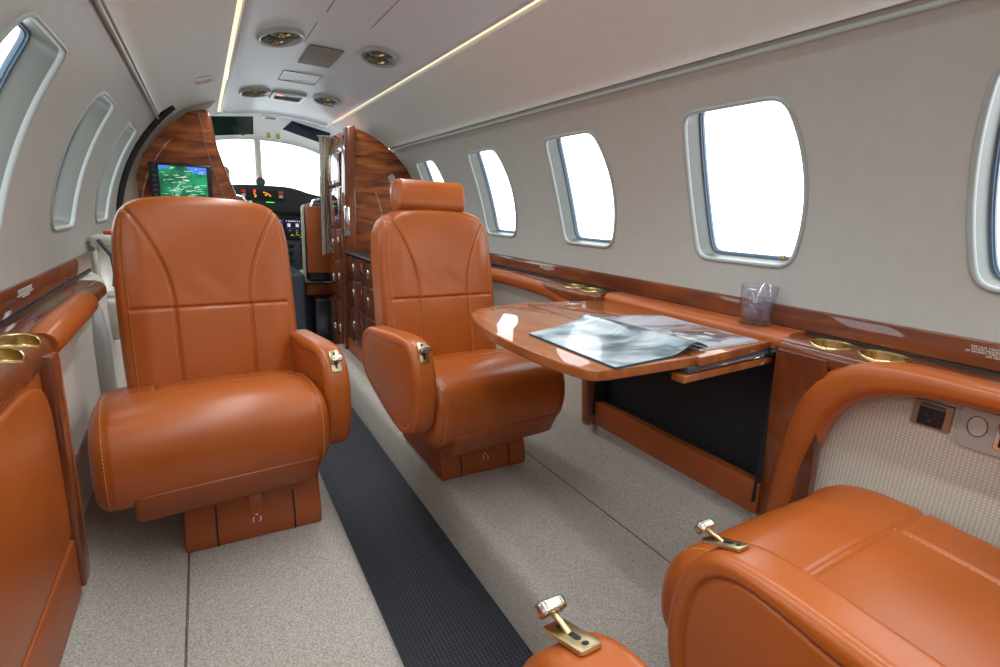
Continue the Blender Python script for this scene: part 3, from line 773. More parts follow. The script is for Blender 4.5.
# magazine
mg = thing('magazine', 'open magazine with grey and blue photographs lying on the table', 'magazine', (.40, .79, .6805))
mgo = Vector((.40, .79, .6805))
def bil(c, u, v): return (c[0]*(1-u)+c[1]*u)*(1-v)+(c[3]*(1-u)+c[2]*u)*v
def page_block(corners, hz, th, name, mat, emat):
    c = [np.array(p) for p in corners]; nu, nv = 40, 12; top = []; bot = []
    for j in range(nv+1):
        r1 = []; r2 = []
        for i in range(nu+1):
            u, v = i/nu, j/nv; p = bil(c, u, v); z = hz(u, v); r1.append((p[0]-mgo.x, p[1]-mgo.y, z+th)); r2.append((p[0]-mgo.x, p[1]-mgo.y, z))
        top.append(r1); bot.append(r2)
    g = G(); g.loft(top, False); o = g.out(name, mat, mg, auto=None)
    g = G(); rings = []
    per = [(i, 0) for i in range(nu+1)]+[(nu, j) for j in range(1, nv+1)]+[(i, nv) for i in range(nu-1, -1, -1)]+[(0, j) for j in range(nv-1, 0, -1)]
    g.loft([[bot[j][i] for i, j in per], [(top[j][i][0], top[j][i][1], top[j][i][2]-.0003) for i, j in per]]); g.out('page_edges', emat, mg, auto=30)
    return o
def mag_mat(name, stops, scale, seed):
    m = base(name, (.4, .4, .4), .22, coat=.25); N = m.node_tree
    tc = N.nodes.new('ShaderNodeTexCoord'); mp = N.nodes.new('ShaderNodeMapping'); mp.inputs['Location'].default_value = (seed, seed*.7, 0); mp.inputs['Scale'].default_value = (1, 2.2, 1); mp.inputs['Rotation'].default_value = (0, 0, .5)
    no = N.nodes.new('ShaderNodeTexNoise'); no.inputs['Scale'].default_value = scale; no.inputs['Detail'].default_value = 5; no.inputs['Distortion'].default_value = .8
    r = N.nodes.new('ShaderNodeValToRGB'); r.color_ramp.elements[0].position = stops[0][0]; r.color_ramp.elements[0].color = (*stops[0][1], 1); r.color_ramp.elements[1].position = stops[-1][0]; r.color_ramp.elements[1].color = (*stops[-1][1], 1)
    for p, c in stops[1:-1]: e = r.color_ramp.elements.new(p); e.color = (*c, 1)
    N.links.new(tc.outputs['Object'], mp.inputs[0]); N.links.new(mp.outputs[0], no.inputs[0]); N.links.new(no.outputs[0], r.inputs[0]); N.links.new(r.outputs[0], nd(m)['Principled BSDF'].inputs['Base Color']); return m
MG1 = mag_mat('magazine_sky_page', [(.36, (.04, .06, .08)), (.46, (.13, .18, .22)), (.54, (.28, .35, .39)), (.68, (.55, .62, .67))], 7, 1.3)
MG2 = mag_mat('magazine_harbour_page', [(.34, (.06, .065, .075)), (.45, (.20, .22, .26)), (.55, (.40, .42, .48)), (.68, (.56, .57, .64))], 6, 4.1)
TEAL = base('teal_page_edge', (.02, .10, .14), .5)
page_block([(.160, .600), (.425, .630), (.425, .965), (.158, .86)], lambda u, v: .0005+.018*math.exp(-((u-.84)/.15)**2)*(1-.45*v)*(1 if u < .84 else 1), .0035, 'left_page', MG1, TEAL)
rp = page_block([(.405, .632), (.602, .640), (.612, .925), (.415, .965)], lambda u, v: .0003, .0045, 'right_page', MG2, PAPER)
text('page_lettering', '680', .017, WHITEINK, mg, Matrix.Translation((.545-mgo.x, .72-mgo.y, .0052)) @ Matrix.Rotation(radians(-88), 4, 'Z'))
sh = mag_mat('magazine_shore_print', [(.4, (.10, .11, .13)), (.5, (.30, .31, .33)), (.62, (.62, .58, .50))], 9, 2.2)
g = G(); g.prism([(.43, .70), (.50, .66), (.585, .68), (.59, .78), (.50, .80)], 'z', .6855, .6858, 0); shift(g, mgo).out('printed_photograph', sh, mg, auto=None)

# left wall module: leather door, post, cups, roll
lm = thing('table_cabinet', 'closed leather covered wall cabinet at the left edge, with wooden edge post', 'cabinet', (-.66, .6, .25)); lo = Vector((-.66, .6, .25))
modbox('edge_post', WOOD, 1.012, 1.052, .255, .672, -.012, .03, lm, -1, .002, lo)
modbox('edge_roll', LEATHER, 1.053, 1.075, .27, .665, -.010, .03, lm, -1, .008, lo)
modbox('lower_panel', LEATHER_D, .1, 1.010, .245, .352, -.006, .03, lm, -1, .004, lo)
modbox('cabinet_frame', LEATHER, .1, 1.010, .354, .675, .004, .03, lm, -1, .006, lo)
o_ = smooth_closed([(.15, .36), (.98, .36), (1.003, .365), (1.003, .50), (1.00, .60), (.96, .645), (.85, .655), (.15, .655)], 160, 3)
g = G(); r1 = []; 
for dx, ins in ((.012, 0), (-.001, 0), (-.0045, .002), (-.006, .006)):
    N_ = normals2(o_); Q = o_-N_*ins; r1.append([(-(face_l(q[1])+dx)-lo.x, q[0]-lo.y, q[1]-lo.z) for q in Q])
g.loft(r1, True, True, True); g.out('cabinet_door', LEATHER, lm)
g = G(); g.lathe([(.0001, .004), (.012, .004), (.016, .003), (.018, 0), (.0001, 0)], 32, Matrix.Translation((-(face_l(.60)-.007)-lo.x, .66-lo.y, .60-lo.z)) @ Matrix.Rotation(radians(90), 4, 'Y') @ Matrix.Diagonal((.7, 1.3, 1, 1))); g.out('door_pull', CUPBR, lm)
ledge(-1, -1.2, 1.08, WOOD_RAIL, [(.688, 1.035, CR), (.688, .945, CR)], 'wooden side ledge with brass cup holders at the left edge', .696, .646)
cup(-1, .688, 1.035, CR, 'brass cup holder at the left edge, the one nearer the cockpit', .696, .646)
cup(-1, .688, .945, CR, 'brass cup holder at the left edge, nearest the bottom left', .696, .646)
ledge(-1, 1.082, 1.76, WOOD_RAIL, [], 'wooden ledge behind the leather roll next to the left seat', .696, .66)
g = G(); P = [(-.662, 1.085, .676), (-.662, 1.10, .677), (-.663, 1.20, .679), (-.664, 1.38, .680), (-.665, 1.46, .680), (-.665, 1.49, .680), (-.665, 1.50, .680)]
g.tube(P, [.02, .026, .028, .028, .028, .022, .006], 24); tag(g.out('armrest_bolster', LEATHER), 'short round leather armrest roll on the left wall with a free end', 'armrest')
# power outlet and switch panel on the cloth
ou = thing('power_outlet', 'black power socket in a bronze plate on the ribbed cloth', 'socket', (.70, .352, .606))
g = G(); g.box(-.004, .004, -.029, .029, -.024, .024, .002); g.out('cover_plate', OUTB, ou)
g = G(); g.box(-.0065, 0, -.019, .019, -.020, .013, .001); g.out('socket_block', BLACKP, ou)
g = G(); g.box(-.0068, -.003, -.018, .018, .0155, .020, .0005); g.out('indicator_strip', DGREY, ou)
g = G(); g.box(-.0072, -.0064, -.008, -.006, -.004, .005, 0); g.box(-.0072, -.0064, .006, .008, -.004, .005, 0); g.lathe([(.0001, .0006), (.003, .0006), (.003, 0)], 14, Matrix.Translation((-.0066, 0, -.010)) @ Matrix.Rotation(radians(-90), 4, 'Y')); g.out('socket_slots', DGREY, ou)
sw = thing('switch_panel', 'grey wall control panel with an oval button and dark display', 'panel', (.70, .225, .606))
g = G(); g.prism(rrect(.175, .075, .012), 'x', -.005, .004, .002); g.out('panel_plate', GREYP, sw)
g = G(); g.lathe([(.0001, .0012), (.011, .0012), (.0125, 0), (.0125, -.001)], 30, Matrix.Translation((-.005, .063, .004)) @ Matrix.Rotation(radians(-90), 4, 'Y') @ Matrix.Diagonal((1.35, 1, 1, 1))); g.out('oval_button', WHITEP, sw)
g = G(); g.tube([(-.0052, .063+.0132*cos(a), .004+.0178*sin(a)) for a in np.linspace(0, 2*pi, 40)[:-1]], .0008, 6, True); g.out('button_ring', DGREY, sw)
g = G(); g.prism(rrect(.075, .05, .008, .001, -.001), 'x', -.0075, -.004, .001); g.out('display_frame', CHROME, sw)
g = G(); g.prism(rrect(.062, .038, .004, .001, -.001), 'x', -.0085, -.0072, .0003); g.out('display_glass', BLACKP, sw)

# ---------------------------------------------------------------- ceiling fittings
def cz(x): return 1.404+.028*(1-(x/.285)**2)
def vent(x, y, label, rot=0):
    t = thing('air_vent', label, 'vent', (x, y, cz(x)), 0, 'ceiling air and light fittings')
    tilt = -2*.028*x/.285**2
    T = Matrix.Rotation(-math.atan(tilt), 4, 'Y') @ Matrix.Rotation(rot, 4, 'Z') @ Matrix.Rotation(pi, 4, 'X')
    def put(g, name, mat, **k):
        g.v = [(T@Vector(v))[:] for v in g.v]; return g.out(name, mat, t, **k)
    E_ = Matrix.Diagonal((.86, 1.32, 1, 1))
    g = G(); g.lathe([(.075, -.002), (.0745, .006), (.070, .0125), (.064, .011), (.060, .003), (.0001, .0005)], 56, E_); put(g, 'vent_plate', BEZEL)
    for s in (-1, 1):
        M = Matrix.Translation((.004*s, .040*s, .001)) @ Matrix.Rotation(radians(0), 4, 'X') @ Matrix.Diagonal((1.25, .98, 1.4, 1))
        g = G(); g.lathe([(.034, -.0), (.034, .005), (.0315, .0065), (.029, .004), (.028, .001), (.0001, .001)], 40, M); put(g, 'nozzle_bezel', REVEAL)
        M2 = Matrix.Translation((-.004*s, .040*s, .0025)) @ Matrix.Scale(1.35, 4) @ Matrix.Rotation(radians(14), 4, 'Y')
        g = G(); g.lathe([(.0135, 0), (.0135, .005), (.0115, .006), (.0105, .003), (.010, .001)], 28, M2); put(g, 'brass_ring', CUPBR)
        g = G(); g.lathe([(.0105, .0015), (.006, .004), (.0001, .0045)], 28, M2); put(g, 'nozzle_core', BLACKP)
    g = G(); g.lathe([(.0062, 0), (.0062, .006), (.0045, .008), (.0001, .008)], 20, Matrix.Translation((-.036, 0, .001))); put(g, 'push_button', BLACKP)
    return t
vent(-.168, 1.83, 'oval ceiling vent at the left of the taupe speaker grille', radians(12))
vent(.142, 1.845, 'oval ceiling vent at the right of the taupe speaker grille', radians(-12))
vent(-.165, 2.76, 'oval ceiling vent left of the lit sign near the cockpit', radians(12))
vent(.148, 2.72, 'oval ceiling vent right of the lit sign near the cockpit', radians(-12))
g = G(); g.box(-.072, .036, 1.885, 2.13, 1.4255, 1.4295, .001); tag(g.out('speaker_grille', TAUPE), 'rectangular taupe mesh panel in the middle of the ceiling', 'grille')
def groove(x0, y0, x1, y1, w_=.0016):
    g = G(); g.box(min(x0, x1)-w_/2, max(x0, x1)+w_/2, min(y0, y1)-w_/2, max(y0, y1)+w_/2, min(cz(x0), cz(x1))-.0012, min(cz(x0), cz(x1))+.002, 0); return g
ap = thing('access_panel', 'flush ceiling access panel outlined by thin gaps, aft of the speaker grille', 'panel', (-.015, 1.4, 1.43)); apo = Vector((-.015, 1.4, 1.43))
for q in ((-.085, .6, -.085, 1.56), (.05, .6, .05, 1.62), (-.092, 1.66, -.092, 1.87)): shift(groove(*q), apo).out('panel_gap', TAUPE, ap)
g = G()
for q in ((-.10, 2.29, .045, 2.29), (-.10, 2.47, .045, 2.47), (-.10, 2.29, -.10, 2.47), (.045, 2.29, .045, 2.47)): b = groove(*q, .002); g.add(b.v, b.f)
tag(g.out('hatch_outline', TAUPE), 'thin rectangular outline of a small ceiling hatch behind the lit sign', 'panel')
sg = thing('warning_sign', 'small recessed ceiling sign with a red lit symbol in a chrome frame', 'sign', (-.018, 2.80, 1.431)); so = Vector((-.018, 2.80, 1.431))
fr = 0
g = G(); A = rrect(.150, .20, .014); B = rrect(.118, .13, .010); g.loft([[(x, y, .002) for x, y in A], [(x*.97, y*.97, -.010) for x, y in A], [(x, y, -.012) for x, y in B], [(x, y, .004) for x, y in B]]); g.out('sign_frame', BEZEL, sg)
g = G(); g.prism(rrect(.118, .132, .01), 'z', -.002, .004, 0); g.out('sign_face', BLACKP, sg)
RED = emis('red_lit', (.9, .03, .06), 1.2); PINK = emis('pink_lit', (.9, .6, .6), 1)
g = G(); g.box(-.048, -.020, -.018, -.010, -.0035, -.002, 0); g.box(-.044, -.024, .006, .016, -.0035, -.002, 0); g.out('red_symbol', RED, sg)
g = G(); g.box(-.050, -.018, -.008, .004, -.0035, -.002, 0); g.out('pale_symbol', PINK, sg)
# little placard with red writing on the headliner
pm = thing('placard', 'tiny placard with red writing on the headliner beside the light strip', 'placard', (-.372, 2.45, 1.3768))
ang = math.atan(.373)
T_ = Matrix.Rotation(ang, 4, 'Y')
T_ = Matrix.Rotation(-ang, 4, 'Y')
g = G(); g.prism(rrect(.058, .17, .003), 'z', -.0035, .001, 0); g.v = [(T_@Vector(v))[:] for v in g.v]; g.out('placard_card', HEAD, pm)
text('placard_lettering', 'EXIT DOOR\nPULL HANDLE\nTO OPEN', .0105, REDINK, pm, T_ @ Matrix.Translation((0, 0, -.0042)) @ Matrix.Diagonal((1, 2, 1, 1)) @ Matrix.Rotation(pi, 4, 'Y') @ Matrix.Rotation(radians(180), 4, 'Z') )

# ---------------------------------------------------------------- forward end: bulkheads, galley, door
bl = thing('left_bulkhead_panel', 'glossy burl wood bulkhead behind the map screen', 'bulkhead', (-.45, 2.96, .13)); blo = Vector((-.45, 2.96, .13)); bl.name = 'bulkhead_panel'
P = [(-.665, .1), (-.665, 1.02), (-.63, 1.12), (-.54, 1.24), (-.44, 1.325), (-.375, 1.345), (-.357, 1.34), (-.335, 1.17), (-.30, 1.05), (-.258, .93), (-.20, .72), (-.17, .5), (-.16, .1)]
g = G(); g.prism(P, 'y', 2.95, 2.985, .004); shift(g, blo).out('panel_board', WOOD_BK, bl)
g = G(); g.tube([(x, 2.967, z) for x, z in ((-.372, 1.34), (-.357, 1.335), (-.335, 1.17), (-.30, 1.05), (-.258, .93), (-.20, .72), (-.17, .5), (-.16, .12))], .010, 12); shift(g, blo).out('edge_moulding', WOOD, bl)
g = G(); g.tube([(-.395, 2.944, 1.325), (-.375, 2.944, 1.17), (-.34, 2.944, 1.02), (-.30, 2.944, .90)], .0018, 6); shift(g, blo).out('inlay_line', NICKEL, bl)
g = G(); g.prism([(-.75, .1), (-.75, 1.0), (-.70, 1.12), (-.60, 1.27), (-.5, 1.36), (-.34, 1.45), (-.30, 1.42), (-.39, 1.30), (-.60, 1.08), (-.60, .1)], 'y', 2.987, 2.995, 0); struct(g.out('wall_forward', SIDEP))
mn = thing('map_display', 'flat screen showing a green moving map, mounted above the left seat', 'screen', (-.487, 2.925, .995)); 
g = G(); g.box(-.126, .126, -.012, .016, -.09, .092, .006); g.out('screen_housing', BLACKP, mn)
MAPM = emis('map_screen', (.05, .35, .16), .9); N = MAPM.node_tree
tc = N.nodes.new('ShaderNodeTexCoord'); no = N.nodes.new('ShaderNodeTexNoise'); no.inputs['Scale'].default_value = 18; no.inputs['Detail'].default_value = 6
rr = N.nodes.new('ShaderNodeValToRGB'); cr = rr.color_ramp; cr.elements[0].position = .35; cr.elements[0].color = (.004, .05, .03, 1); cr.elements[1].position = .62; cr.elements[1].color = (.01, .26, .10, 1)
N.links.new(tc.outputs['Object'], no.inputs[0]); N.links.new(no.outputs[0], rr.inputs[0]); N.links.new(rr.outputs[0], nd(MAPM)['Principled BSDF'].inputs['Emission Color']); N.links.new(rr.outputs[0], nd(MAPM)['Principled BSDF'].inputs['Base Color'])
g = G(); g.box(-.088, .105, -.0135, -.0115, -.083, .080, 0); g.out('map_picture', MAPM, mn)
BLU = emis('map_lake', (.05, .16, .62), 1.1); LBL = emis('map_ink', (.75, .85, .8), .8)
g = G(); g.prism([(.02, .0795), (.104, .0795), (.104, .048), (.08, .055), (.05, .052), (.035, .066)], 'y', -.0145, -.0136, 0); g.prism([(-.0875, .0795), (-.045, .0795), (-.06, .066), (-.0875, .062)], 'y', -.0145, -.0136, 0); g.out('map_lake', BLU, mn)
g = G(); rg = random.Random(3)
for k in range(46):
    x = rg.uniform(-.08, .08); z = rg.uniform(-.078, .072); l = rg.uniform(.010, .024); g.box(x, min(x+l, .104), -.0147, -.0138, z, z+.0017, 0)
for k in range(6):
    x = rg.uniform(-.08, .06); z = rg.uniform(-.07, .05); pts = [(x, -.0142, z)]
    for q in range(4): pts.append((min(max(pts[-1][0]+rg.uniform(-.02, .03), -.086), .103), -.0142, min(max(pts[-1][2]+rg.uniform(-.03, .03), -.08), .078)))
    g.tube(pts, .0005, 4)
g.out('map_lettering', LBL, mn, auto=None)
g = G(); g.lathe([(.0001, .001), (.004, .001), (.004, 0)], 16, Matrix.Translation((.003, -.0142, .008)) @ Matrix.Rotation(radians(90), 4, 'X')); g.out('position_marker', RED, mn)
for k in range(6):
    g = G(); g.prism(rrect(.016, .010, .003, -.106, .055-k*.022), 'y', -.014, -.011, .0008); g.out('side_button', DGREY, mn)
# black door seal ring and cream reveal forward of it
def arc_path(side, y, z0, z1, off, n=30):
    a0 = math.asin((z0-ZC)/R0); a1 = math.asin((z1-ZC)/R0); return [(side*(R0+off)*cos(a), y, ZC+(R0+off)*sin(a)) for a in np.linspace(a0, a1, n)]
g = G(); g.tube(arc_path(-1, 2.735, .30, 1.315, -.006), .024, 12, sy=.6); tag(g.out('door_seal', DARKLINE), 'thick black rubber seal curving around the cabin door opening', 'seal')
g = G(); A = arc_path(-1, 2.76, .14, 1.30, .004); B = arc_path(-1, 3.0, .14, 1.30, .004); g.loft([A, B], False); struct(g.out('wall_left_forward', SIDEP))
# door: lower part with off-white fittings
dr = bpy.data.objects.new('door_1', None); COL.objects.link(dr); dr.location = (-.70, 2.4, .4); struct(dr)
g = G(); A = [(-.69, z) for z in (.13,)]; 
g = G(); g.loft([[(-.70, y, .13), (-.712, y, .3), (-.735, y, .5), (-.742, y, .76)] for y in (2.05, 2.72)], False); shift(g, Vector(dr.location)).out('door_panel', SIDEP, dr)
fr = thing('door_latch', 'off white door latch fittings with a red button beside the left seat', 'latch', (-.70, 2.05, .6)); fo = Vector((-.70, 2.05, .6))
g = G(); g.box(-.725, -.665, 2.02, 2.16, .765, .80, .008); shift(g, fo).out('latch_bracket', WHITEP, fr)
g = G(); g.box(-.70, -.672, 2.10, 2.14, .80, .812, .004); shift(g, fo).out('red_button', REDINK, fr)
g = G(); g.box(-.72, -.675, 2.09, 2.17, .61, .77, .01); shift(g, fo).out('latch_body', WHITEP, fr)
g = G(); g.box(-.678, -.668, 2.10, 2.125, .64, .73, .004); shift(g, fo).out('latch_slot', BLACKP, fr)
g = G(); g.box(-.73, -.66, 2.03, 2.2, .46, .59, .012); shift(g, fo).out('hinge_box', GREYP, fr)
g = G(); g.tube([(-.70, 2.0, .79), (-.67, 1.99, .74), (-.668, 2.0, .68), (-.68, 2.05, .64)], .006, 10); shift(g, fo).out('latch_cable', DGREY, fr)
g = G(); g.tube([(-.668, 1.98, .55), (-.655, 2.03, .52), (-.655, 2.12, .50), (-.67, 2.16, .49)], .008, 10); shift(g, fo).out('strut_rod', CHROME, fr)
g = G(); g.lathe([(.0001, .006), (.012, .006), (.014, 0)], 20, Matrix.Translation((-.66, 2.14, .56)) @ Matrix.Rotation(radians(90), 4, 'Y')); shift(g, fo).out('hinge_pivot', CHROME, fr)
g = G(); g.tube([(-.690, 1.70, .15), (-.695, 1.72, .35), (-.70, 1.76, .52), (-.71, 1.80, .60), (-.72, 1.84, .63)], [.035, .035, .033, .028, .015], 16); tag(g.out('door_frame_post', BEZEL), 'pale curved door frame edge low on the left wall behind the seat', 'frame')

# right bulkhead
br = thing('bulkhead_panel', 'figured walnut bulkhead rising behind the headrest seat', 'bulkhead', (.5, 2.95, .13)); bro = Vector((.5, 2.95, .13))
P = [(.315, .1), (.315, 1.348), (.40, 1.325), (.48, 1.285), (.56, 1.225), (.66, 1.12), (.75, .95), (.75, .1)]
g = G(); g.prism(P, 'y', 2.93, 2.965, .003); shift(g, bro).out('panel_board', WOOD_BK, br)
P = [(.243, .0), (.262, 1.20), (.275, 1.335), (.318, 1.350), (.312, .0)]
g = G(); g.prism(P, 'y', 2.87, 2.96, .003); shift(g, bro).out('edge_post', WOOD, br)
g = G(); g.box(.2505, .281, 2.864, 2.872, .77, .93, .004); shift(g, bro).out('mirror_plate', CHROME, br)
g = G(); g.tube([(.325, 2.926, 1.20), (.45, 2.926, 1.22), (.56, 2.926, 1.235)], .0014, 6); shift(g, bro).out('veneer_joint', WOOD, br)
# galley cabinet along the aisle
gc = thing('galley_cabinet', 'low dark wood galley cabinet with nickel handles behind the headrest seat', 'cabinet', (.47, 2.43, .13)); go = Vector((.47, 2.43, .13))
g = G(); g.box(.268, .70, 2.02, 2.86, .13, .675, .003); shift(g, go).out('cabinet_body', WOOD, gc)
g = G(); g.box(.245, .70, 2.0, 2.865, .678, .693, .005); o = shift(g, go).out('counter_top', BLACKP, gc); lab(o, 'glossy near black counter top')
g = G(); g.box(.256, .70, 2.01, 2.862, .115, .205, .003); shift(g, go).out('kick_board', LEATHER_D, gc)
def handle(par, org, x, y, z, rotz=0):
    M = Matrix.Translation((x-org.x, y-org.y, z-org.z)) @ Matrix.Rotation(radians(-90), 4, 'Y') @ Matrix.Diagonal((1.9, 1, 1, 1))
    g = G(); g.lathe([(.0001, .004), (.007, .0045), (.0105, .006), (.0125, .003), (.013, 0)], 28, M); return g.out('pull_handle', NICKEL, par)
yy = [2.02, 2.30, 2.58, 2.86]
for i in range(3):
    for z0, z1 in ((.21, .40), (.405, .55), (.555, .67)):
        g = G(); g.box(.2585, .27, yy[i]+.004, yy[i+1]-.004, z0, z1, .003); d = shift(g, go).out('drawer_front', WOOD, gc)
        handle(d, go, .2585, yy[i]+.14, (z0+z1)/2)
# tall cabinet forward of the bulkhead post with mirror-bright fittings
tc_ = thing('tall_cabinet', 'tall glossy wood cabinet by the cockpit opening with nickel latches', 'cabinet', (.45, 3.15, 0)); tco = Vector((.45, 3.15, 0))
g = G(); g.prism([(.268, .0), (.272, 1.20), (.292, 1.335), (.40, 1.33), (.70, 1.05), (.72, .0)], 'y', 2.967, 3.33, .004); shift(g, tco).out('cabinet_body', WOOD, tc_)
for (y0, y1, z0, z1) in ((2.99, 3.31, .02, .38), (2.99, 3.31, .39, .62), (2.99, 3.31, .63, .80), (2.99, 3.31, .81, 1.03), (2.99, 3.31, 1.04, 1.22)):
    g = G(); g.box(.258, .27, y0, y1, z0, z1, .004); d = shift(g, tco).out('cabinet_door', WOOD, tc_)
    if z0 < .8:
        handle(d, tco, .258, 3.05, (z0+z1)/2+.02); handle(d, tco, .258, 3.20, (z0+z1)/2)
    else:
        g = G(); g.box(.2545, .2585, y0+.03, y1-.03, z0+.03, z1-.02, .002); shift(g, tco).out('mirror_plate', CHROME, d)
# curtain drawn back at the cockpit opening
cu = thing('cockpit_curtain', 'narrow gathered beige curtain hanging at the right of the cockpit opening', 'curtain', (.278, 3.38, 1.33))
g = G(); rows = []
for j in range(14):
    z = 1.335-.70*j/13; row = []
    for i in range(61):
        u = i/60; sp = .07-.028*(j/13)
        row.append((.225-.02*(j/13)+u*sp, 3.365+.012*sin(u*pi*9+j*.15)*(1-.3*j/13), z))
    rows.append(row)
g.loft(rows, False); g.v = [(v[0]-.25, v[1]-3.38, v[2]-1.33) for v in g.v]; c_ = g.out('curtain_cloth', CLOTH, cu, auto=None); m_ = c_.modifiers.new('s', 'SOLIDIFY'); m_.thickness = .002
g = G(); g.box(-.052, -.032, -.028, -.022, -.70, .0, .001); g.out('snap_strap', CREAM, cu)
for k in range(5):
    g = G(); g.lathe([(.0001, .002), (.0035, .0015), (.004, 0)], 14, Matrix.Translation((-.042, -.0285, -.12-.12*k)) @ Matrix.Rotation(radians(90), 4, 'X')); g.out('snap_button', NICKEL, cu)
g = G(); g.tube([(-.06, -.01, .005), (.10, -.01, .012)], .004, 8); g.out('curtain_rail', CHROME, cu)
for k in range(7):
    g = G(); g.tube([(-.03+.012*k, -.01+.0075*cos(a), .006+.0075*sin(a)) for a in np.linspace(0, 2*pi, 13)[:-1]], .0011, 6, True); g.out('curtain_ring', BRASS, cu)

# ---------------------------------------------------------------- cockpit
def cock_ring(y, s, dz=0): return [(s*R0*1.04*cos(a), y, ZC+dz+s*R0*1.04*sin(a)) for a in np.linspace(-1.0, pi+1.0, 50)]
g = G()
for a0, a1 in ((-1.0, .33), (pi-.33, pi+1.0)):
    g.loft([[(s*R0*1.04*cos(a), y, ZC+dz+s*R0*1.04*sin(a)) for a in np.linspace(a0, a1, 20)] for y, s, dz in ((3.0, 1, 0), (3.4, 1, 0), (4.5, .86, -.05))], False)
struct(g.out('wall_cockpit', DGREY, auto=None))
g = G(); g.box(-.7, .7, 3.0, 4.6, -.03, .001, 0); struct(g.out('floor_cockpit', BLACK))
g = G(); g.box(-.75, .75, 4.5, 4.55, -.05, .95, 0); struct(g.out('wall_firewall', DGREY))
g = G(); g.box(-.7, -.3, 3.0, 3.05, 0, .3, 0)
# cockpit headliner
g = G(); rings = []
for y, z, hw in ((3.0, 1.50, .60), (3.30, 1.49, .60), (3.42, 1.47, .60), (3.6, 1.455, .60), (3.85, 1.43, .58), (4.08, 1.385, .56), (4.12, 1.37, .56), (4.13, 1.355, .55)):
    rings.append([(hw*t, y, z-.17*abs(t)**2.6*(hw/.6)) for t in np.linspace(-1, 1, 31)])
g.loft(rings, False); o = struct(g.out('ceiling_cockpit', HEAD, auto=None)); m_ = o.modifiers.new('s', 'SOLIDIFY'); m_.thickness = .02; m_.offset = 1
g = G(); g.tube([(x, 3.40, 1.436-.034*(x/.285)**2) for x in np.linspace(-.30, .30, 21)], .004, 8); struct(g.out('trim_7', BEZEL))
# windscreen
ws = bpy.data.objects.new('window_15', None); COL.objects.link(ws); ws.location = (0, 4.2, 1.1); struct(ws); wo = Vector(ws.location)
g = G(); g.box(-.062, -.02, 4.14, 4.20, .96, 1.40, .006); shift(g, wo).out('centre_post', WHITEP, ws)
g = G(); g.box(-.052, -.030, 4.128, 4.142, 1.05, 1.34, .004); shift(g, wo).out('post_cover', GREYP, ws)
for x0, x1 in ((-.62, -.055), (-.027, .62)):
    g = G(); g.prism([(x0, .93), (x1, .93), (x1, 1.40), (x0, 1.40)], 'y', 4.165, 4.172, 0); shift(g, wo).out('windscreen_pane', PANE, ws)
# compass hung on the centre post
cp = thing('compass', 'small round black compass on the windscreen centre post', 'compass', (-.040, 4.09, 1.072))
g = G(); g.lathe([(.0001, .03), (.02, .028), (.030, .018), (.031, -.01), (.024, -.024), (.0001, -.026)], 32, Matrix.Rotation(radians(90), 4, 'X')); g.out('compass_case', BLACKP, cp)
g = G(); g.lathe([(.0001, .001), (.018, .001), (.020, -.001)], 28, Matrix.Translation((0, -.031, 0)) @ Matrix.Rotation(radians(90), 4, 'X')); g.out('compass_face', DGREY, cp)
g = G(); g.box(-.014, .014, -.0, .045, .028, .05, .003); g.out('compass_mount', GREYP, cp)
g = G(); g.box(-.010, -.004, -.004, .0, .034, .042, 0); g.box(.004, .010, -.004, .0, .034, .042, 0); g.out('lubber_lamp', RED, cp)
# glareshield and instrument panel
gs = thing('glareshield', 'black glareshield below the windscreen', 'dashboard', (0, 3.98, .95)); gso = Vector((0, 3.98, .95))
P = smooth_open([(-.60, .93), (-.45, 1.0), (-.20, 1.045), (.08, 1.046), (.16, 1.038), (.26, 1.005), (.40, .985), (.60, .93)], 40, 2)
pts = [tuple(p) for p in P]+[(.60, .868), (-.60, .868)]
g = G(); g.prism(pts, 'y', 3.90, 4.16, .008); shift(g, gso).out('shield_hood', GLAREM, gs)
an = G(); an.box(-.20, .085, 3.892, 3.902, .955, 1.022, .004); shift(an, gso).out('annunciator_panel', BLACKP, gs)
AMB = emis('amber_lit', (1, .35, .02), 1.6); GRN = emis('green_lit', (.05, .8, .1), 1.3); REDL = emis('red_lamp', (1, .05, .02), 1.8); WHL = emis('display_white', (.55, .55, .75), .8); BLL = emis('display_blue', (.05, .06, .8), 1); YEL = emis('display_green', (.4, .7, .1), .8)
g = G(); g.box(-.105, -.092, 3.889, 3.8925, .998, 1.012, 0); shift(g, gso).out('red_caution_lamp', REDL, gs)
g = G()
for x, z in ((-.105, .985), (-.098, .974), (-.100, .965), (-.045, .995), (-.030, .990), (-.018, .984), (-.035, .978), (-.008, .975)): g.box(x, x+.010, 3.889, 3.8925, z, z+.006, 0)
shift(g, gso).out('amber_caution_lamps', AMB, gs)
g = G(); g.box(-.135, -.118, 3.889, 3.8925, .927, .939, 0); g.box(-.03, .02, 3.892, 3.9025, .932, .938, 0); shift(g, gso).out('green_lamp', GRN, gs)
for x in (-.18, .05):
    g = G(); g.box(x, x+.028, 3.888, 3.893, .990, 1.010, .002); shift(g, gso).out('warning_button', REDINK, gs)
    g = G(); g.box(x+.002, x+.026, 3.888, 3.893, .966, .984, .002); shift(g, gso).out('reset_button', GREYP, gs)
ip = thing('instrument_panel', 'dark grey cockpit instrument panel with lit flight displays', 'dashboard', (0, 4.0, .6)); ipo = Vector((0, 4.0, .6))
g = G(); g.box(-.58, .58, 3.96, 4.05, .30, .868, .004); shift(g, ipo).out('panel_board', DGREY, ip)
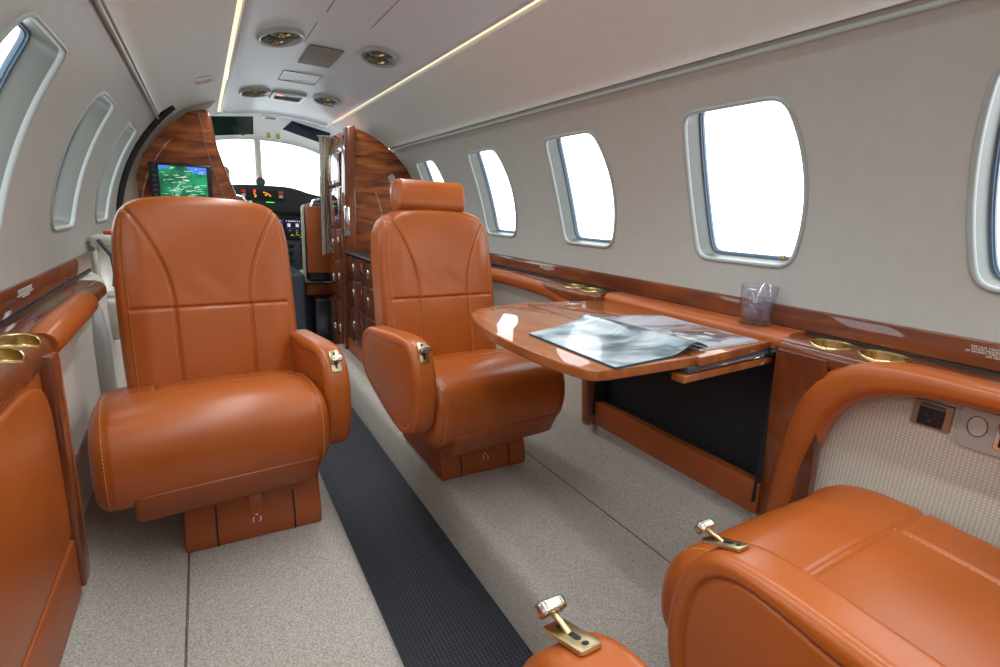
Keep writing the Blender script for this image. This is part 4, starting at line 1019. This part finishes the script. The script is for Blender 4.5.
for x0 in (-.52, -.30, -.105, .085, .30):
    g = G(); g.box(x0, x0+.185, 3.948, 3.962, .685, .835, .005); d = shift(g, ipo).out('display_unit', BLACKP, ip)
    rg = random.Random(int(x0*100)+5)
    g = G(); 
    for k in range(11): x = x0+.012+k*.0145; g.box(x, x+rg.uniform(.004, .011), 3.9455, 3.9482, .808, .816, 0)
    for k in range(3): x = x0+.02+k*.055; g.box(x, x+.02, 3.9455, 3.9482, .772, .796, 0); 
    shift(g, ipo).out('display_figures', WHL, d)
    g = G()
    for k in range(20): x = x0+.015+rg.random()*.14; z = .70+rg.random()*.055; g.box(x, x+.008, 3.9455, 3.9482, z, z+.004, 0)
    shift(g, ipo).out('display_readout', YEL, d)
    g = G(); g.box(x0+.13, x0+.17, 3.9455, 3.9482, .70, .708, 0); g.box(x0+.01, x0+.15, 3.9455, 3.9482, .760, .7615, 0); g.box(x0+.174, x0+.178, 3.9455, 3.9482, .76, .82, 0); shift(g, ipo).out('display_bars', BLL, d)
for k in range(9):
    g = G(); g.box(.06+k*.022, .072+k*.022, 3.955, 3.961, .845, .860, .002); shift(g, ipo).out('push_switch', BLACKP, ip)
for i in range(7):
    for z in (.64, .585, .53):
        g = G(); g.lathe([(.018, 0), (.018, .004), (.012, .006), (.010, .014), (.0001, .015)], 24, Matrix.Translation((-.25+i*.075, 3.961, z)) @ Matrix.Rotation(radians(90), 4, 'X')); shift(g, ipo).out('round_gauge', BLACKP, ip)
pe = G(); pe.box(-.13, .13, 3.45, 3.945, .0, .50, .02); tag(pe.out('centre_pedestal', DGREY), 'dark centre pedestal between the pilot seats', 'console')
# pilot seats
def pilot(label, sx):
    t = thing('pilot_seat', label, 'seat', (sx*.30, 3.62, 0))
    o0 = Vector((.30, 3.62, 0))
    def S(g, name, mat):
        g.v = [(sx*(v[0]-.30), v[1]-3.62, v[2]) for v in g.v]; return g.out(name, mat, t)
    g = G(); g.box(.150, .46, 3.44, 3.47, .50, .925, .012); S(g, 'backrest_leather', LEATHER_D)
    g = G(); g.box(.150, .48, 3.47, 3.55, .44, .94, .03); S(g, 'backrest_shell', BLACKP)
    g = G(); g.box(.140, .49, 3.552, 3.60, .42, .93, .02); S(g, 'backrest_fleece', FLEECE)
    g = G(); g.box(.255, .40, 3.50, 3.57, .97, 1.13, .03); S(g, 'headrest', LEATHER_D)
    g = G(); g.tube([(.30, 3.53, .90), (.30, 3.53, 1.0)], .008, 10); g.tube([(.36, 3.53, .90), (.36, 3.53, 1.0)], .008, 10); S(g, 'headrest_posts', CHROME)
    g = G(); g.box(.145, .49, 3.60, 3.90, .42, .475, .025); S(g, 'seat_fleece', FLEECE)
    g = G(); g.box(.15, .48, 3.58, 3.89, .33, .42, .015); S(g, 'seat_cushion', LEATHER_D)
    g = G(); g.box(.19, .40, 3.46, 3.90, .0, .33, .02); S(g, 'seat_pedestal', BLACKP)
    g = G(); g.tube([(.17, 3.45, .90), (.20, 3.46, .955), (.24, 3.47, .965)], .010, 10); S(g, 'belt_guide', CHROME)
    return t
pilot('right pilot seat with brown leather back and sheepskin cushion', 1)
pilot('left pilot seat, mostly hidden behind the wooden bulkhead', -1)
# sun visors, overhead fittings
VIS = base('smoked_green_visor', (.008, .03, .02), .08, coat=1); VIS2 = base('smoked_blue_visor', (.01, .015, .04), .08, coat=1)
def quad(name, P, th, mat, label, cat):
    P = [Vector(p) for p in P]; n = (P[1]-P[0]).cross(P[2]-P[0]).normalized()*th; g = G(); b = [p[:] for p in P]; c = [(p+n)[:] for p in P]
    g.add(b+c, [(0, 1, 2, 3), (7, 6, 5, 4), (0, 4, 5, 1), (1, 5, 6, 2), (2, 6, 7, 3), (3, 7, 4, 0)]); return tag(g.out(name, mat), label, cat)
quad('sun_visor', [(-.335, 3.60, 1.405), (-.105, 3.60, 1.432), (-.105, 3.64, 1.335), (-.315, 3.64, 1.305)], .005, VIS, 'dark green tinted sun visor at the left of the windscreen top', 'visor')
quad('sun_visor', [(.112, 3.60, 1.432), (.345, 3.60, 1.385), (.360, 3.74, 1.325), (.075, 3.74, 1.395)], .005, VIS2, 'dark blue tinted sun visor at the right of the windscreen top', 'visor')
ol = thing('overhead_lamp', 'square white framed lamp in the cockpit ceiling between the visors', 'lamp', (-.01, 3.60, 1.445))
g = G(); A = rrect(.09, .10, .012); B = rrect(.06, .07, .008); g.loft([[(x, y, .004) for x, y in A], [(x*.97, y*.97, -.010) for x, y in A], [(x, y, -.011) for x, y in B], [(x, y, 0) for x, y in B]]); g.out('lamp_frame', BEZEL, ol)
g = G(); g.prism(rrect(.062, .072, .008), 'z', -.002, .002, 0); g.out('lamp_lens', TAUPE, ol)
for x, y, l in ((-.14, 4.02, 'brass knob on the cockpit ceiling below the green visor'), (.02, 4.02, 'brass knob on the cockpit ceiling, left one of the pair by the blue visor'), (.08, 4.02, 'brass knob on the cockpit ceiling, right one of the pair by the blue visor')):
    g = G(); g.lathe([(.012, .03), (.012, 0), (.014, -.004), (.014, -.018), (.009, -.022), (.0001, -.022)], 24, Matrix.Translation((x, y, 1.382))); tag(g.out('ceiling_knob', CUPBR), l, 'knob')
